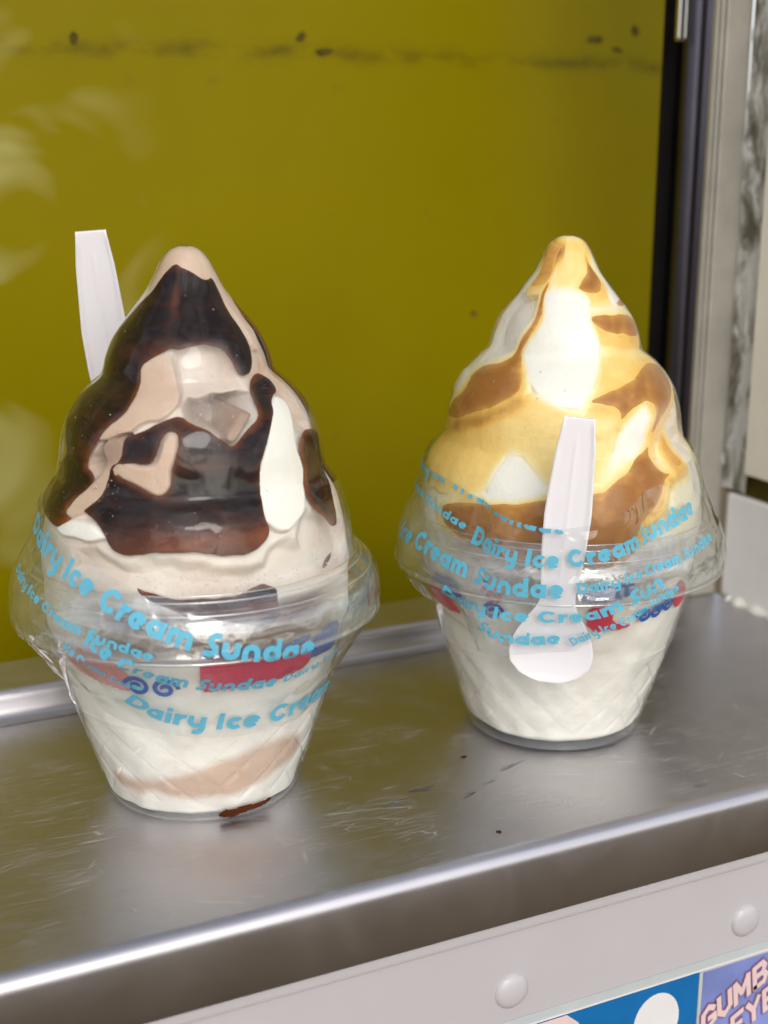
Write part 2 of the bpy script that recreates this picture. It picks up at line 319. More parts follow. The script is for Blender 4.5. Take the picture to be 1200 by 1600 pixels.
# ------------------------------------------------------------------ traced outlines on the cups: (angle in degrees, height in mm)
TR = {
'L_choc_0': [[-132.01,149.81],[-151.14,147.74],[-162.09,144.85],[-168.33,142.37],[-199.55,137.23],[-199.44,133.46],[-197.08,128.91],[-197.01,125.94],[-195.87,121.72],[-184.51,119.11],[-201.35,114.9],[-197.8,111.36],[-188.41,108.08],[-179.91,103.97],[-174.92,101.61],[-182.45,98.13],[-200.01,91.71],[-198.91,88.34],[-186.82,86.08],[-173.72,84.5],[-166.16,83.48],[-159.28,85.83],[-158.56,87.88],[-163.37,88.68],[-161.7,90.95],[-154.98,94.69],[-152.82,97.72],[-159.39,99.55],[-155.97,103.53],[-151.42,107.45],[-150.36,109.8],[-141.6,113.24],[-138.76,115.84],[-139.83,118.98],[-142.54,122.64],[-138.65,125.49],[-127.61,127.99],[-120.83,129.2],[-113.86,128.6],[-104.71,129.55],[-90.48,129.89],[-81.42,128.35],[-76.88,125.84],[-74.89,122.97],[-70.15,120.77],[-62.03,121.57],[-57.52,124.63],[-54.92,128.59],[-55.92,133.45],[-58.15,137.5],[-51.04,142.19],[-51.4,146.27],[-68.06,145.24],[-94.89,147.82],[-113.52,149.04]],
'L_choc_1': [[-137.46,107.47],[-135.5,108.45],[-129.94,109.95],[-118.58,112.33],[-111.28,113.41],[-108.4,111.57],[-101.54,109.82],[-95.01,107.91],[-89.93,105.35],[-84.97,107.79],[-76.62,111.07],[-72.83,113.13],[-71.68,115.66],[-70.58,118.19],[-62.65,120.42],[-51.93,121.27],[-44.96,119.81],[-48.26,117.22],[-55.04,116.51],[-61.41,115.01],[-62.66,113.18],[-68.32,108.93],[-73.41,104.59],[-77.0,100.87],[-78.45,96.12],[-79.71,92.38],[-81.43,88.1],[-80.07,84.47],[-83.19,82.07],[-88.26,80.24],[-93.88,79.95],[-104.46,80.99],[-112.83,81.57],[-120.27,81.7],[-125.69,81.02],[-131.29,79.97],[-136.06,80.43],[-138.86,82.14],[-140.75,85.08],[-143.32,87.19],[-150.48,88.75],[-153.22,89.6],[-147.57,92.33],[-145.16,95.14],[-143.54,98.45],[-143.37,100.72],[-137.61,102.97]],
'L_hole_1': [[-141.76,100.99],[-134.22,102.19],[-128.56,102.0],[-124.47,102.51],[-121.97,105.23],[-120.19,108.66],[-117.56,109.99],[-114.04,109.78],[-112.88,107.94],[-113.98,104.13],[-115.99,100.22],[-116.45,97.06],[-119.24,94.86],[-123.06,94.48],[-128.4,96.06],[-134.02,97.25],[-139.28,98.56]],
'L_choc_2': [[-33.85,105.87],[-45.78,105.55],[-49.95,104.68],[-52.47,102.46],[-52.38,99.05],[-51.13,96.33],[-55.08,92.71],[-57.85,89.89],[-56.38,86.94],[-51.77,83.99],[-49.69,81.57],[-47.31,80.61],[-44.6,80.95],[-43.08,84.14],[-42.36,87.99],[-31.77,93.58],[-31.62,97.12],[-31.25,100.62],[-29.11,104.42]],
'L_choc_3': [[-42.91,75.67],[-47.64,76.13],[-52.83,75.27],[-56.64,73.43],[-58.12,71.81],[-56.93,71.92],[-54.15,73.44],[-49.69,74.62]],
'L_choc_4': [[-128.45,73.02],[-124.58,71.73],[-119.31,71.08],[-114.52,69.87],[-109.22,69.44],[-100.68,69.56],[-92.99,69.62],[-88.05,71.77],[-84.12,72.29],[-79.38,70.18],[-78.81,65.8],[-76.81,63.05],[-80.58,60.35],[-84.6,59.38],[-94.52,60.22],[-102.53,61.88],[-111.6,64.28],[-118.95,67.33],[-125.44,69.82]],
'L_white_0': [[-57.9,116.55],[-50.46,115.86],[-50.27,112.65],[-52.53,107.96],[-55.76,102.83],[-53.16,99.65],[-52.14,95.62],[-59.58,90.12],[-64.69,86.89],[-70.76,83.7],[-76.48,83.33],[-79.98,84.86],[-83.62,87.27],[-80.41,95.5],[-78.37,100.99],[-72.15,106.88],[-65.99,112.34]],
'L_white_1': [[-167.68,83.41],[-160.42,86.08],[-153.39,87.11],[-146.49,87.35],[-139.44,85.19],[-137.81,83.46],[-144.36,82.89],[-153.27,82.22],[-162.67,82.21]],
'L_press_0': [[-143.74,125.37],[-132.24,127.55],[-120.77,128.81],[-115.86,122.24],[-111.93,116.55],[-118.77,113.41],[-136.45,110.48],[-149.93,105.97],[-154.43,107.23],[-141.6,113.24],[-139.83,118.98]],
'L_press_3': [[-203.71,153.07],[-199.61,141.84],[-149.86,143.37],[-120.76,149.83],[-49.13,146.65],[-57.95,142.29],[-48.36,134.02],[-53.89,126.91],[-42.69,125.53],[-34.36,136.04],[-16.14,146.65],[-10.3,152.96],[-160.35,153.97]],
'L_void_0': [[-111.38,115.49],[-100.38,114.99],[-86.54,116.0],[-68.72,117.35],[-70.77,113.74],[-76.9,110.71],[-85.84,107.46],[-89.93,105.35],[-95.01,107.91],[-101.54,109.82],[-108.4,111.57]],
'L_void_1': [[-137.46,107.47],[-141.74,108.03],[-151.52,105.07],[-158.45,100.47],[-151.99,98.6],[-143.39,100.88],[-137.38,103.2]],
'L_press_1': [[-163.54,89.2],[-145.03,100.77],[-150.2,106.74],[-136.98,108.24],[-137.13,101.25],[-144.24,94.41],[-152.85,88.52],[-160.75,86.85]],
'L_press_2': [[-94.9,108.27],[-84.92,113.77],[-74.05,113.94],[-83.12,108.44],[-89.93,105.35]],
'L_gap_0': [[-121.79,126.88],[-104.65,129.94],[-82.46,130.32],[-71.37,124.44],[-72.05,116.79],[-81.65,113.62],[-98.03,112.82],[-111.33,114.44],[-117.24,119.31]],
'L_gap_1': [[-151.03,80.11],[-129.99,75.69],[-121.3,79.2],[-102.71,75.77],[-83.26,74.0],[-77.46,79.78],[-69.1,80.22],[-52.1,77.2],[-23.96,65.42],[-77.39,68.52],[-109.08,71.18],[-127.8,73.37],[-160.52,72.08]],
'L_gap_2': [[-42.0,124.65],[-36.96,120.96],[-32.44,117.28],[-33.6,110.53],[-28.93,105.63],[-44.91,106.3],[-50.22,107.56],[-48.55,113.31],[-48.33,116.51]],
'L_gap_3': [[-55.54,86.31],[-32.73,79.45],[-30.24,72.51],[-36.31,64.6],[-58.7,68.65],[-68.07,78.4],[-62.22,84.88]],
'R_car_0': [[-152.23,140.93],[-155.06,137.82],[-151.5,134.83],[-150.34,130.54],[-158.32,125.88],[-161.09,121.25],[-164.62,119.39],[-177.04,117.45],[-186.21,115.51],[-188.53,108.81],[-199.63,103.81],[-200.58,99.26],[-182.97,101.03],[-166.01,104.4],[-155.22,107.49],[-146.05,110.58],[-145.03,113.58],[-146.42,116.81],[-152.0,119.06],[-156.79,121.42],[-151.59,124.76],[-145.98,128.88],[-144.13,132.37],[-147.9,134.89],[-149.91,137.9],[-147.85,140.54]],
'R_hole_0': [[-216.87,114.07],[-213.73,112.3],[-213.77,108.26],[-201.3,106.57],[-191.67,106.79],[-185.76,109.53],[-186.89,113.16]],
'R_car_1': [[-76.57,147.6],[-70.55,145.3],[-59.25,141.57],[-71.23,137.75],[-91.93,137.59],[-111.3,138.98],[-100.44,141.1],[-83.66,143.62]],
'R_car_2': [[-102.06,132.13],[-85.1,132.34],[-55.1,132.22],[-33.29,129.89],[-33.36,126.57],[-39.59,124.0],[-72.37,125.25],[-88.03,126.75],[-98.59,128.68]],
'R_car_3': [[-110.3,109.62],[-99.72,111.53],[-88.76,113.69],[-69.88,117.02],[-57.16,118.07],[-39.12,116.95],[-37.76,113.11],[-43.92,109.88],[-59.06,105.7],[-68.77,101.99],[-74.89,98.83],[-77.68,98.14],[-78.2,100.92],[-72.15,105.88],[-75.05,107.71],[-80.38,108.21],[-87.17,106.84],[-95.02,103.68],[-93.7,106.26],[-97.56,108.12],[-103.93,109.12]],
'R_car_4': [[-151.04,80.88],[-138.71,82.41],[-128.97,83.92],[-111.93,85.21],[-105.54,86.11],[-99.61,88.81],[-92.41,91.73],[-82.5,95.79],[-77.26,98.1],[-79.87,92.56],[-76.49,89.32],[-70.39,87.84],[-76.65,86.58],[-80.6,80.04],[-91.8,75.69],[-92.78,64.1],[-115.93,63.23],[-134.14,63.47],[-148.59,64.9],[-170.15,69.39],[-176.95,76.22],[-163.97,79.7]],
'R_car_5': [[-69.57,100.67],[-65.61,97.05],[-60.65,92.44],[-58.66,89.09],[-67.33,88.36],[-69.44,92.49],[-70.55,96.61]],
'R_car_6': [[-54.54,135.36],[-30.89,135.45],[-31.0,134.33],[-30.98,132.81],[-56.25,133.15],[-59.69,134.23]],
'R_car_7': [[-219.31,153.14],[-269.98,154.0],[-133.8,151.68],[-149.84,148.97],[-149.67,143.6],[-152.74,140.05],[-175.34,138.36],[-183.1,139.11],[-176.04,146.06]],
'R_white_0': [[-150.77,137.89],[-127.47,139.22],[-96.81,137.2],[-101.75,132.56],[-98.79,128.25],[-95.11,123.8],[-98.05,119.56],[-108.13,112.52],[-113.69,107.56],[-122.78,107.52],[-132.58,110.66],[-144.43,114.01],[-147.24,116.78],[-155.76,121.0],[-150.54,125.23],[-143.73,129.81],[-144.11,133.23]],
'R_white_1': [[-146.24,95.5],[-138.54,92.55],[-129.34,87.67],[-129.06,84.95],[-138.8,83.02],[-150.49,81.47],[-153.01,84.22],[-151.63,90.42]],
'R_white_2': [[-75.84,107.49],[-78.96,101.89],[-87.58,93.5],[-95.06,94.32],[-96.56,99.29],[-91.45,104.4],[-82.96,107.49]],
'R_white_3': [[-191.26,137.55],[-159.55,137.75],[-148.96,131.43],[-160.46,124.91],[-165.15,120.22],[-182.72,115.75],[-201.84,122.02],[-213.13,129.21]],
'R_white_4': [[-32.25,143.01],[-31.35,134.56],[-31.31,130.77],[-44.04,132.14],[-94.88,132.91],[-99.35,135.08],[-66.78,137.23]],
'R_white_5': [[-73.39,105.97],[-50.0,107.65],[-52.69,100.4],[-30.69,91.89],[-58.71,90.0],[-66.18,100.83],[-74.78,96.98],[-78.69,92.88],[-73.0,90.69],[-79.47,90.43]],
'R_film_0': [[-294.48,154.0],[-27.29,153.23],[-55.85,147.89],[-111.05,139.41],[-142.87,138.24],[-146.46,145.41]],
'R_film_1': [[-137.89,111.76],[-122.78,107.52],[-113.7,106.69],[-100.88,108.21],[-95.19,102.81],[-99.39,93.26],[-111.92,85.39],[-126.68,86.08],[-145.55,95.99],[-154.82,81.34],[-183.69,78.91],[-210.84,84.11],[-215.57,91.67],[-177.08,101.95],[-151.46,107.29]],
'R_film_2': [[-95.11,123.8],[-63.28,120.97],[-28.32,117.16],[-69.88,117.02],[-95.79,112.27],[-110.24,110.04]],
'R_film_3': [[-187.77,135.79],[-160.74,137.29],[-151.42,131.38],[-160.68,126.7]],
'L_cupbeige': [[-165.56,11.52],[-157.26,11.55],[-139.82,12.9],[-121.01,15.53],[-108.01,17.41],[-93.51,21.61],[-78.38,23.71],[-64.99,22.99],[-53.73,21.31],[-49.43,16.1],[-54.01,13.07],[-66.38,12.79],[-81.34,9.91],[-99.31,7.6],[-117.05,7.18],[-135.09,8.16],[-152.4,8.77]],
'L_smear': [[-99.84,1.57],[-96.71,3.78],[-90.89,3.58],[-84.55,4.03],[-78.32,3.23],[-70.7,3.99],[-69.15,2.58],[-77.83,1.6],[-86.0,1.57],[-91.25,0.69]],
'L_pr_red_0': [[-167.01,51.38],[-155.84,52.23],[-144.64,52.27],[-136.9,50.49],[-133.21,45.58],[-135.28,43.16],[-140.62,43.71],[-149.42,44.7],[-159.46,46.29]],
'L_pr_red_1': [[-105.08,52.35],[-88.32,51.81],[-80.19,50.16],[-66.51,51.94],[-64.56,46.88],[-67.6,45.02],[-75.8,44.21],[-84.64,44.23],[-96.61,44.26],[-102.98,43.42],[-105.05,45.37]],
'L_pr_blue_0': [[-105.18,55.5],[-98.02,56.08],[-85.82,54.24],[-80.34,54.1],[-67.17,55.26],[-66.71,52.92],[-80.28,51.11],[-88.37,52.56],[-105.05,53.08]],
'L_pr_blue_1': [[-64.31,51.08],[-54.16,55.07],[-45.26,53.79],[-44.76,46.18],[-59.0,47.11],[-62.85,47.07]],
'L_sw': [[-130.86,44.81],[-120.39,44.62]],
'R_pr_red_0': [[-193.03,49.43],[-179.34,49.84],[-174.38,47.95],[-166.5,44.24],[-173.38,43.65],[-182.62,43.94],[-193.72,44.56]],
'R_pr_blue_0': [[-185.15,53.34],[-166.92,55.14],[-164.93,48.22],[-173.42,49.66],[-182.39,50.83]],
'R_pr_red_1': [[-110.21,51.45],[-99.84,51.96],[-99.18,45.51],[-92.55,45.98],[-91.59,44.12],[-97.8,43.64],[-108.44,43.41]],
'R_pr_blue_1': [[-114.4,56.58],[-93.9,59.42],[-92.67,53.99],[-111.55,52.29]],
'R_pr_red_2': [[-68.0,55.89],[-59.18,52.71],[-55.23,47.64],[-62.47,45.34],[-66.41,48.29]],
'R_sw': [[-148.48,53.15],[-149.16,47.81],[-84.75,46.72],[-77.72,47.15],[-71.19,48.15]],
'L_top': [[-196.7,87.0],[-171.4,84.57],[-156.79,81.11],[-140.97,77.53],[-128.81,73.97],[-120.93,70.65],[-111.45,68.4],[-103.17,66.68],[-96.24,64.96],[-88.71,63.49],[-81.37,63.02],[-69.84,63.58],[-56.1,64.6],[-41.17,65.46]],
'L_bot': [[-153.51,51.16],[-154.59,41.87],[-149.33,35.15],[-136.02,32.05],[-116.41,29.72],[-101.9,28.54],[-80.16,27.9],[-61.64,28.19],[-52.05,30.62]],
'R_top': [[-213.75,89.75],[-206.41,85.5],[-173.16,85.05],[-158.48,82.47],[-143.44,81.08],[-134.15,79.94],[-127.19,78.72],[-122.65,78.29],[-115.99,79.2],[-109.79,80.56],[-100.94,83.44],[-79.73,86.32],[-59.57,89.3],[-30.78,90.93]],
'R_bot': [[-173.65,47.37],[-170.45,40.77],[-163.25,34.93],[-144.18,39.56],[-135.74,40.22],[-126.18,41.37],[-117.4,42.1],[-107.41,47.65],[-97.67,51.69],[-85.37,53.41],[-80.77,57.39]],
'L_t0': [[-184.94,80.44],[-165.02,75.82],[-152.7,72.63],[-141.13,70.19],[-134.74,67.63],[-124.44,64.18],[-112.81,60.04],[-104.25,57.26],[-91.85,54.79],[-81.4,53.3],[-72.53,53.57]],
'L_t1': [[-186.14,68.99],[-169.78,66.94],[-160.13,64.93],[-148.3,62.3],[-136.86,60.23],[-127.11,58.07],[-119.93,56.43]],
'L_t2': [[-148.06,57.08],[-142.16,53.67],[-138.04,49.8],[-132.98,46.82],[-125.79,45.69]],
'L_t3': [[-141.09,59.36],[-134.86,56.04],[-128.19,52.63],[-120.53,49.36],[-110.16,46.72],[-102.06,45.17],[-85.47,44.17],[-81.84,44.07]],
'L_t4': [[-79.36,44.62],[-70.73,45.31],[-60.35,47.72],[-57.03,49.45]],
'L_t5': [[-135.54,40.79],[-126.07,35.23],[-111.48,32.63],[-101.4,31.44],[-87.99,30.48],[-72.73,30.34],[-57.34,30.97],[-35.74,29.84]],
'R_t0': [[-210.93,83.07],[-172.28,83.5],[-157.95,80.91],[-143.2,79.54],[-134.11,78.31],[-127.14,77.08],[-120.78,76.71]],
'R_t1': [[-211.33,77.34],[-184.66,76.51],[-170.8,74.49],[-157.49,72.46]],
'R_t2': [[-154.02,69.66],[-142.9,68.64],[-136.14,67.78],[-130.48,67.21],[-124.09,66.84],[-117.68,67.59],[-101.07,71.09],[-92.62,71.34],[-63.32,76.09]],
'R_t3': [[-195.22,63.29],[-174.3,63.54],[-160.51,61.14],[-146.85,59.09],[-135.83,58.18],[-120.63,58.16]],
'R_t3b': [[-116.8,59.79],[-100.13,62.84],[-83.47,64.0],[-57.64,67.47]],
'R_t4': [[-163.9,53.47],[-156.75,50.68],[-146.03,51.37],[-135.67,50.8],[-123.55,50.63],[-113.2,51.58],[-102.09,55.39],[-86.73,58.86]],
'R_t5': [[-147.73,46.64],[-142.59,45.14],[-137.55,43.95],[-130.09,43.44],[-120.82,44.38]],
'R_t5b': [[-117.48,43.7],[-107.49,48.64],[-97.58,52.73],[-80.76,56.45]],
}


# ------------------------------------------------------------------ setting: paving far below, yellow board, counter, van side
g = 3000
structure(mesh_from('paving_ground', [(-g*20, -g*20, -1100), (g*20, -g*20, -1100), (g*20, g*20, -1100), (-g*20, g*20, -1100)], [(0, 1, 2, 3)], M['paving']))

# counter: one pressed sheet, rolled front edge, lip, and the rear upstand
def arc(cy_, cz, r, a0, a1, n): return [(cy_ + r*math.cos(math.radians(q)), cz + r*math.sin(math.radians(q))) for q in np.linspace(a0, a1, n)]
counter = empty('serving_counter', (190, 345, 0), 'scratched stainless steel serving counter with a rolled front edge', 'counter')
GRIME = [(126.4, 219.2, 2.4000000000000004, 2.7), (219.8, 222.8, 3.2249999999999996, 2.7), (229.7, 217.1, 4.425000000000001, 2.325), (363.6, 226.5, 5.25, 2.7), (376.1, 222.4, 3.6750000000000003, 1.5750000000000002), (385.2, 231.0, 2.8499999999999996, 2.7), (303.0, 105.8, 2.4000000000000004, 1.5750000000000002)]
def local(V, o): return [(x - o.location.x/S, y - o.location.y/S, z - o.location.z/S) for x, y, z in V]
FR = 4.2
prof = [(276, -21), (272.2, -21)] + [(271.8, -20.6), (271.8, -4.4)] + arc(271.8 + FR, -FR, FR, 180, 90, 14)[1:] + [(290, 0), (340, 0), (400, 0), (421, 0)]
V, Fc = sweep_x(prof, -140, 353, 60)
mesh_from('worktop', local(V, counter), Fc, M['steel'], counter)
up = [(411, .15), (414.5, .5), (416.2, 1.6), (416.8, 3.4)] + [(417, 6.2)] + arc(420.2, 6.2, 3.2, 175, 92, 8) + [(424, 9.4), (443, 9.4)]
V, Fc = sweep_x(up, -140, 318, 40)
u_ob = mesh_from('rear_upstand', local(V, counter), Fc, M['steel'], counter)
# the upstand's closed end, just behind the right-hand sundae
endp = up + [(443, .15)]
mesh_from('upstand_end', local([(318, y, z) for y, z in endp], counter), [tuple(range(len(endp)))], M['steel'], counter, smooth=False)
V, Fc = box(318.2, 353, 412.5, 421, -2, .1); mesh_from('worktop_corner', local(V, counter), Fc, M['steel'], counter, smooth=False)

# yellow board behind, with its folded top band
yb = empty('yellow_board', (140, 541, 60), 'glossy mustard yellow board standing behind both sundaes', 'board')
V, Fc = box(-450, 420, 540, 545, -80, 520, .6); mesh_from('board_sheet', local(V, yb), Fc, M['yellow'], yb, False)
def blot(cx, cz, rx, rz, seed, yoff, mat, parent):
    r2 = np.random.RandomState(seed); n = 26; V = [(cx, yoff, cz)]
    for k in range(n):
        q = k/n*2*math.pi; f = .6 + .3*r2.rand() + .35*math.sin(q*2 + seed)*r2.rand()
        V.append((cx + rx*f*math.cos(q), yoff, cz + rz*f*math.sin(q)))
    Fc = [(0, 1+k, 1+(k+1) % n) for k in range(n)]
    return mesh_from('grime_spot', local(V, parent), Fc, mat, parent, False)
for i, (x, z, rx, rz) in enumerate(GRIME): blot(x, z, rx, rz, 30+i, 539.85, M['grime'], yb)

# right-hand window frame: rubber gap, polished bar, painted post, peeling seal, white reveal
fr = empty('window_frame', (335, 430, 0), 'grey metal window frame post with a polished vertical bar and black seal', 'window frame')
def part(name, b, mat, parent, smooth=False):
    V, Fc = b; return mesh_from(name, local(V, parent), Fc, mat, parent, smooth)
V, Fc = [], []
m_ = 16; R_ = 6.2; zs = (.3, 420)
for z in zs:
    for k in range(m_): V.append((347.0 + R_*math.cos(2*math.pi*k/m_), 445 + R_*math.sin(2*math.pi*k/m_), z))
Fc = [(k, (k+1) % m_, m_+(k+1) % m_, m_+k) for k in range(m_)]
mesh_from('polished_bar', local(V, fr), Fc, M['dark_bar'], fr)
part('black_channel', box(337.2, 365, 452, 454, .3, 420, .4), M['black'], fr)
part('bead', box(339.4, 341.0, 421.5, 424, .3, 420, .6), M['frame_steel'], fr)
part('bead', box(337.8, 339.2, 422.5, 425, .3, 420, .5), M['frame_steel'], fr)
part('post_face', box(341.2, 353.1, 420.5, 423.5, .3, 420, .8), M['frame_steel'], fr)
part('chrome_strip', box(332.6, 336.6, 438, 441, 218, 420, 1.3), M['chrome'], fr)

rv = empty('window_reveal', (356, 400, 0), 'white painted window reveal with peeling seal at the right edge', 'wall')
# peeling seal: a rough strip
ny, nz = 16, 240
V, Fc = [], []
for i in range(nz):
    z = 46 + (420-46)*i/(nz-1)
    for j in range(ny):
        y = 405 + (420.2-405)*j/(ny-1)
        d = float(fnoise(y*.55, z*.35, 0, 11, 4))
        V.append((353.2 - max(0, d)*1.5 - (.8 if j < 2 else 0), y, z))
for i in range(nz-1):
    for j in range(ny-1): Fc.append((i*ny+j, i*ny+j+1, (i+1)*ny+j+1, (i+1)*ny+j))
mesh_from('peeling_seal', local(V, rv), Fc, M['peel'], rv)
part('upper_panel', box(349.8, 362, 250, 404.6, 54.5, 420, 1.2), M['cream_paint'], rv)
part('lower_block', box(352.6, 362, 250, 417, .5, 44.5, 2.2), M['reveal_paint'], rv)
part('shadow_gap', box(355, 362, 250, 421, 44.2, 55, 0), M['grime'], rv)
V, Fc = [], []
for i in range(60):
    y = 250 + (411-250)*i/59
    wv = 2.4 + .9*math.sin(i*1.7) + .5*math.sin(i*4.1)
    for k in range(5):
        q = k/4*math.pi/2; V.append((352.7 - wv*math.cos(q), y, .1 + wv*math.sin(q)*.9))
for i in range(59):
    for k in range(4): Fc.append((i*5+k, (i+1)*5+k, (i+1)*5+k+1, i*5+k+1))
mesh_from('sealant_bead', local(V, rv), Fc, M['silicone'], rv)

# van side below the counter, with rivets
vp = empty('van_side_panel', (190, 282, -60), 'white painted van side panel below the counter with round rivets', 'panel')
part('panel_sheet', box(-200, 420, 276.2, 284, -330, -26.5, .6), M['white_paint'], vp)
part('top_fold', box(-200, 420, 274.4, 284, -26.3, -16, 1.6), M['white_paint'], vp)
def rivet(x, z):
    V, Fc = [], []; n = 20; rows = [(5.3, 0), (5.1, .5), (4.3, 1.2), (2.6, 1.65), (0.0, 1.8)]
    for r, h in rows:
        for k in range(n): V.append((x + r*math.cos(2*math.pi*k/n), 276.2 - h, z + r*math.sin(2*math.pi*k/n)))
    for i in range(len(rows)-1):
        for k in range(n): Fc.append((i*n+k, i*n+(k+1) % n, (i+1)*n+(k+1) % n, (i+1)*n+k))
    return mesh_from('rivet', local(V, vp), Fc, M['rivet'], vp)
for x in (8.5, 89.5, 170.6, 251.9): rivet(x, -45.2)

# stickers on the van side
def flat(name, pts, y, mat, parent, th=.0):
    V = [(x, y, z) for x, z in pts]; n = len(V)
    V += [(x, y + .12, z) for x, z in pts]
    Fc = [tuple(range(n))[::-1], tuple(range(n, 2*n))] + [(k, (k+1) % n, n+(k+1) % n, n+k) for k in range(n)]
    return mesh_from(name, local(V, parent), Fc, mat, parent, False)
def rect(x0, x1, z0, z1): return [(x0, z0), (x1, z0), (x1, z1), (x0, z1)]
def ell(cx, cz, rx, rz, n=36): return [(cx + rx*math.cos(2*math.pi*k/n), cz + rz*math.sin(2*math.pi*k/n)) for k in range(n)]
sb = empty('blue_sticker', (210, 276, -75), 'blue menu sticker with a white disc below the counter', 'sticker')
flat('sheet', rect(160, 235.6, -140, -58.2), 276.0, M['st_blue'], sb)
flat('white_disc', ell(220.6, -70.5, 8.2, 9.6), 275.86, M['st_white'], sb)
flat('white_flash', [(160, -58.4), (189, -58.4), (193, -62), (197, -72), (190, -90), (160, -90)], 275.86, M['st_pink'], sb)
sv = empty('violet_sticker', (262, 276, -75), 'violet sticker with pink arched lettering at the lower right corner', 'sticker')
flat('sheet', rect(237.2, 300, -140, -58.8), 276.0, M['st_violet'], sv)
pe = empty('sticker_sleeve', (230, 276, -57), 'pale clear sleeve edge running above the two stickers', 'sleeve')
flat('edge_strip', rect(120, 320, -58.0, -54.4), 275.95, M['st_edge'], pe)
flat('edge_bead', rect(120, 320, -57.9, -57.3), 275.80, M['st_white'], pe)
flat('divider', rect(235.8, 237.0, -140, -58.2), 275.92, M['st_edge'], pe)
# block capitals (strokes as quads), set along an arch
CAP = {'G': [[(.8, .78), (.5, 1), (.18, .8), (.12, .3), (.4, 0), (.8, .2), (.8, .45), (.5, .45)]],
       'U': [[(.12, 1), (.12, .25), (.4, 0), (.75, .25), (.75, 1)]],
       'M': [[(.1, 0), (.1, 1), (.48, .35), (.86, 1), (.86, 0)]],
       'B': [[(.12, 0), (.12, 1), (.6, 1), (.74, .78), (.6, .53), (.12, .53)], [(.6, .53), (.8, .28), (.62, 0), (.12, 0)]],
       'E': [[(.72, 1), (.12, 1), (.12, 0), (.72, 0)], [(.12, .5), (.6, .5)]],
       'Y': [[(.08, 1), (.42, .5), (.76, 1)], [(.42, .5), (.42, 0)]]}
def ribbon(pts, hw):
    P = np.asarray(pts, float); T = np.gradient(P, axis=0) if len(P) > 2 else np.repeat((P[1:]-P[:1]), 2, 0)
    T /= np.linalg.norm(T, axis=1)[:, None] + 1e-9; Nn = np.stack([-T[:, 1], T[:, 0]], 1)
    P = P.copy(); P[0] -= T[0]*hw*.0; 
    return P + Nn*hw, P - Nn*hw
def dense(pts, step):
    P = np.asarray(pts, float); out = [P[0]]
    for a_, b_ in zip(P[:-1], P[1:]):
        n = max(1, int(np.ceil(np.linalg.norm(b_-a_)/step)))
        for k in range(1, n+1): out.append(a_ + (b_-a_)*k/n)
    return np.array(out)
def caps(word, start, size, hw, mat, parent, y, name, lean=0, arch=0.0, rise=0.0):
    x = 0
    for ci, ch in enumerate(word):
        V, Fc = [], []
        for si, st in enumerate(CAP[ch]):
            for qi, (p, q) in enumerate(zip(st[:-1], st[1:])):
                p, q = np.array(p, float), np.array(q, float); d = (q-p)/np.linalg.norm(q-p); nn_ = np.array([-d[1], d[0]])*hw; d = d*hw*.7
                o = len(V)
                for w_ in (p-d+nn_, q+d+nn_, q+d-nn_, p-d-nn_):
                    X = (x + w_[0])*size; Z = w_[1]*size
                    V.append((start[0] + X*math.cos(lean) - Z*math.sin(lean)*.3, y - .02*((si*5+qi) % 7), start[1] + X*math.sin(lean) + Z + arch*(X**2)))
                Fc.append((o, o+1, o+2, o+3))
        mesh_from(name, local(V, parent), Fc, mat, parent, False)
        x += 1.12 if ch == 'M' else .98
for wd, stt, sz, ln in (('GUMB', (237.6, -79.6), 6.9, .46), ('EYE', (249.5, -85.0), 6.7, .46)):
    caps(wd, stt, sz, .21, M['st_dark'], sv, 275.84, 'letter_outline', ln)
    caps(wd, stt, sz, .13, M['st_pink'], sv, 275.62, 'letter', ln)

# ------------------------------------------------------------------ sundaes
def interp_prof(prof):
    p = sorted(prof); z = np.array([q[0] for q in p], float); r = np.array([q[1] for q in p], float)
    # monotone smooth (PCHIP) interpolation
    h = np.diff(z); d = np.diff(r)/h; m_ = np.zeros_like(r)
    for i in range(1, len(r)-1):
        if d[i-1]*d[i] > 0:
            w1, w2 = 2*h[i]+h[i-1], h[i]+2*h[i-1]; m_[i] = (w1+w2)/(w1/d[i-1]+w2/d[i])
    m_[0] = d[0]; m_[-1] = d[-1]
    def f(x):
        x = np.clip(np.asarray(x, float), z[0], z[-1]); i = np.clip(np.searchsorted(z, x)-1, 0, len(z)-2)
        t_ = (x-z[i])/h[i]
        return ((1+2*t_)*(1-t_)**2*r[i] + t_*(1-t_)**2*h[i]*m_[i] + t_*t_*(3-2*t_)*r[i+1] + t_*t_*(t_-1)*h[i]*m_[i+1])
    return f
DOME = [(154.3, 0), (153.9, 2.2), (152.8, 4.4), (150.5, 6.4), (147.5, 7.9), (143, 10.2), (137.4, 14.4), (130, 20), (125, 22.1), (121, 23.2), (116.6, 27.8), (113, 31), (107.7, 33.9), (102.4, 35.4), (97.5, 36.1), (94.2, 36.8), (90.6, 39.2), (87, 41.3), (80.5, 43.2), (76, 44), (71, 44.5)]
CUPW = [(56, 43.2), (50, 42), (0, 27.6)]
FILM = [(110, 33.5), (104, 35.9), (97.5, 36.9), (94.2, 37.6), (90.6, 40.0), (87, 42.0), (80.5, 43.9), (76, 45.4), (71, 47.6), (66, 50.1), (62, 51.2), (58.5, 51.7), (54.9, 51.9), (53.2, 50.5), (48, 46.8), (42, 42.9), (36, 39.3), (32, 37.6), (0, 28.2)]
dome_r = interp_prof(DOME); cup_r = interp_prof(CUPW); film_base = interp_prof(FILM)
body_r = interp_prof(DOME + [(64, 43.2)] + CUPW)

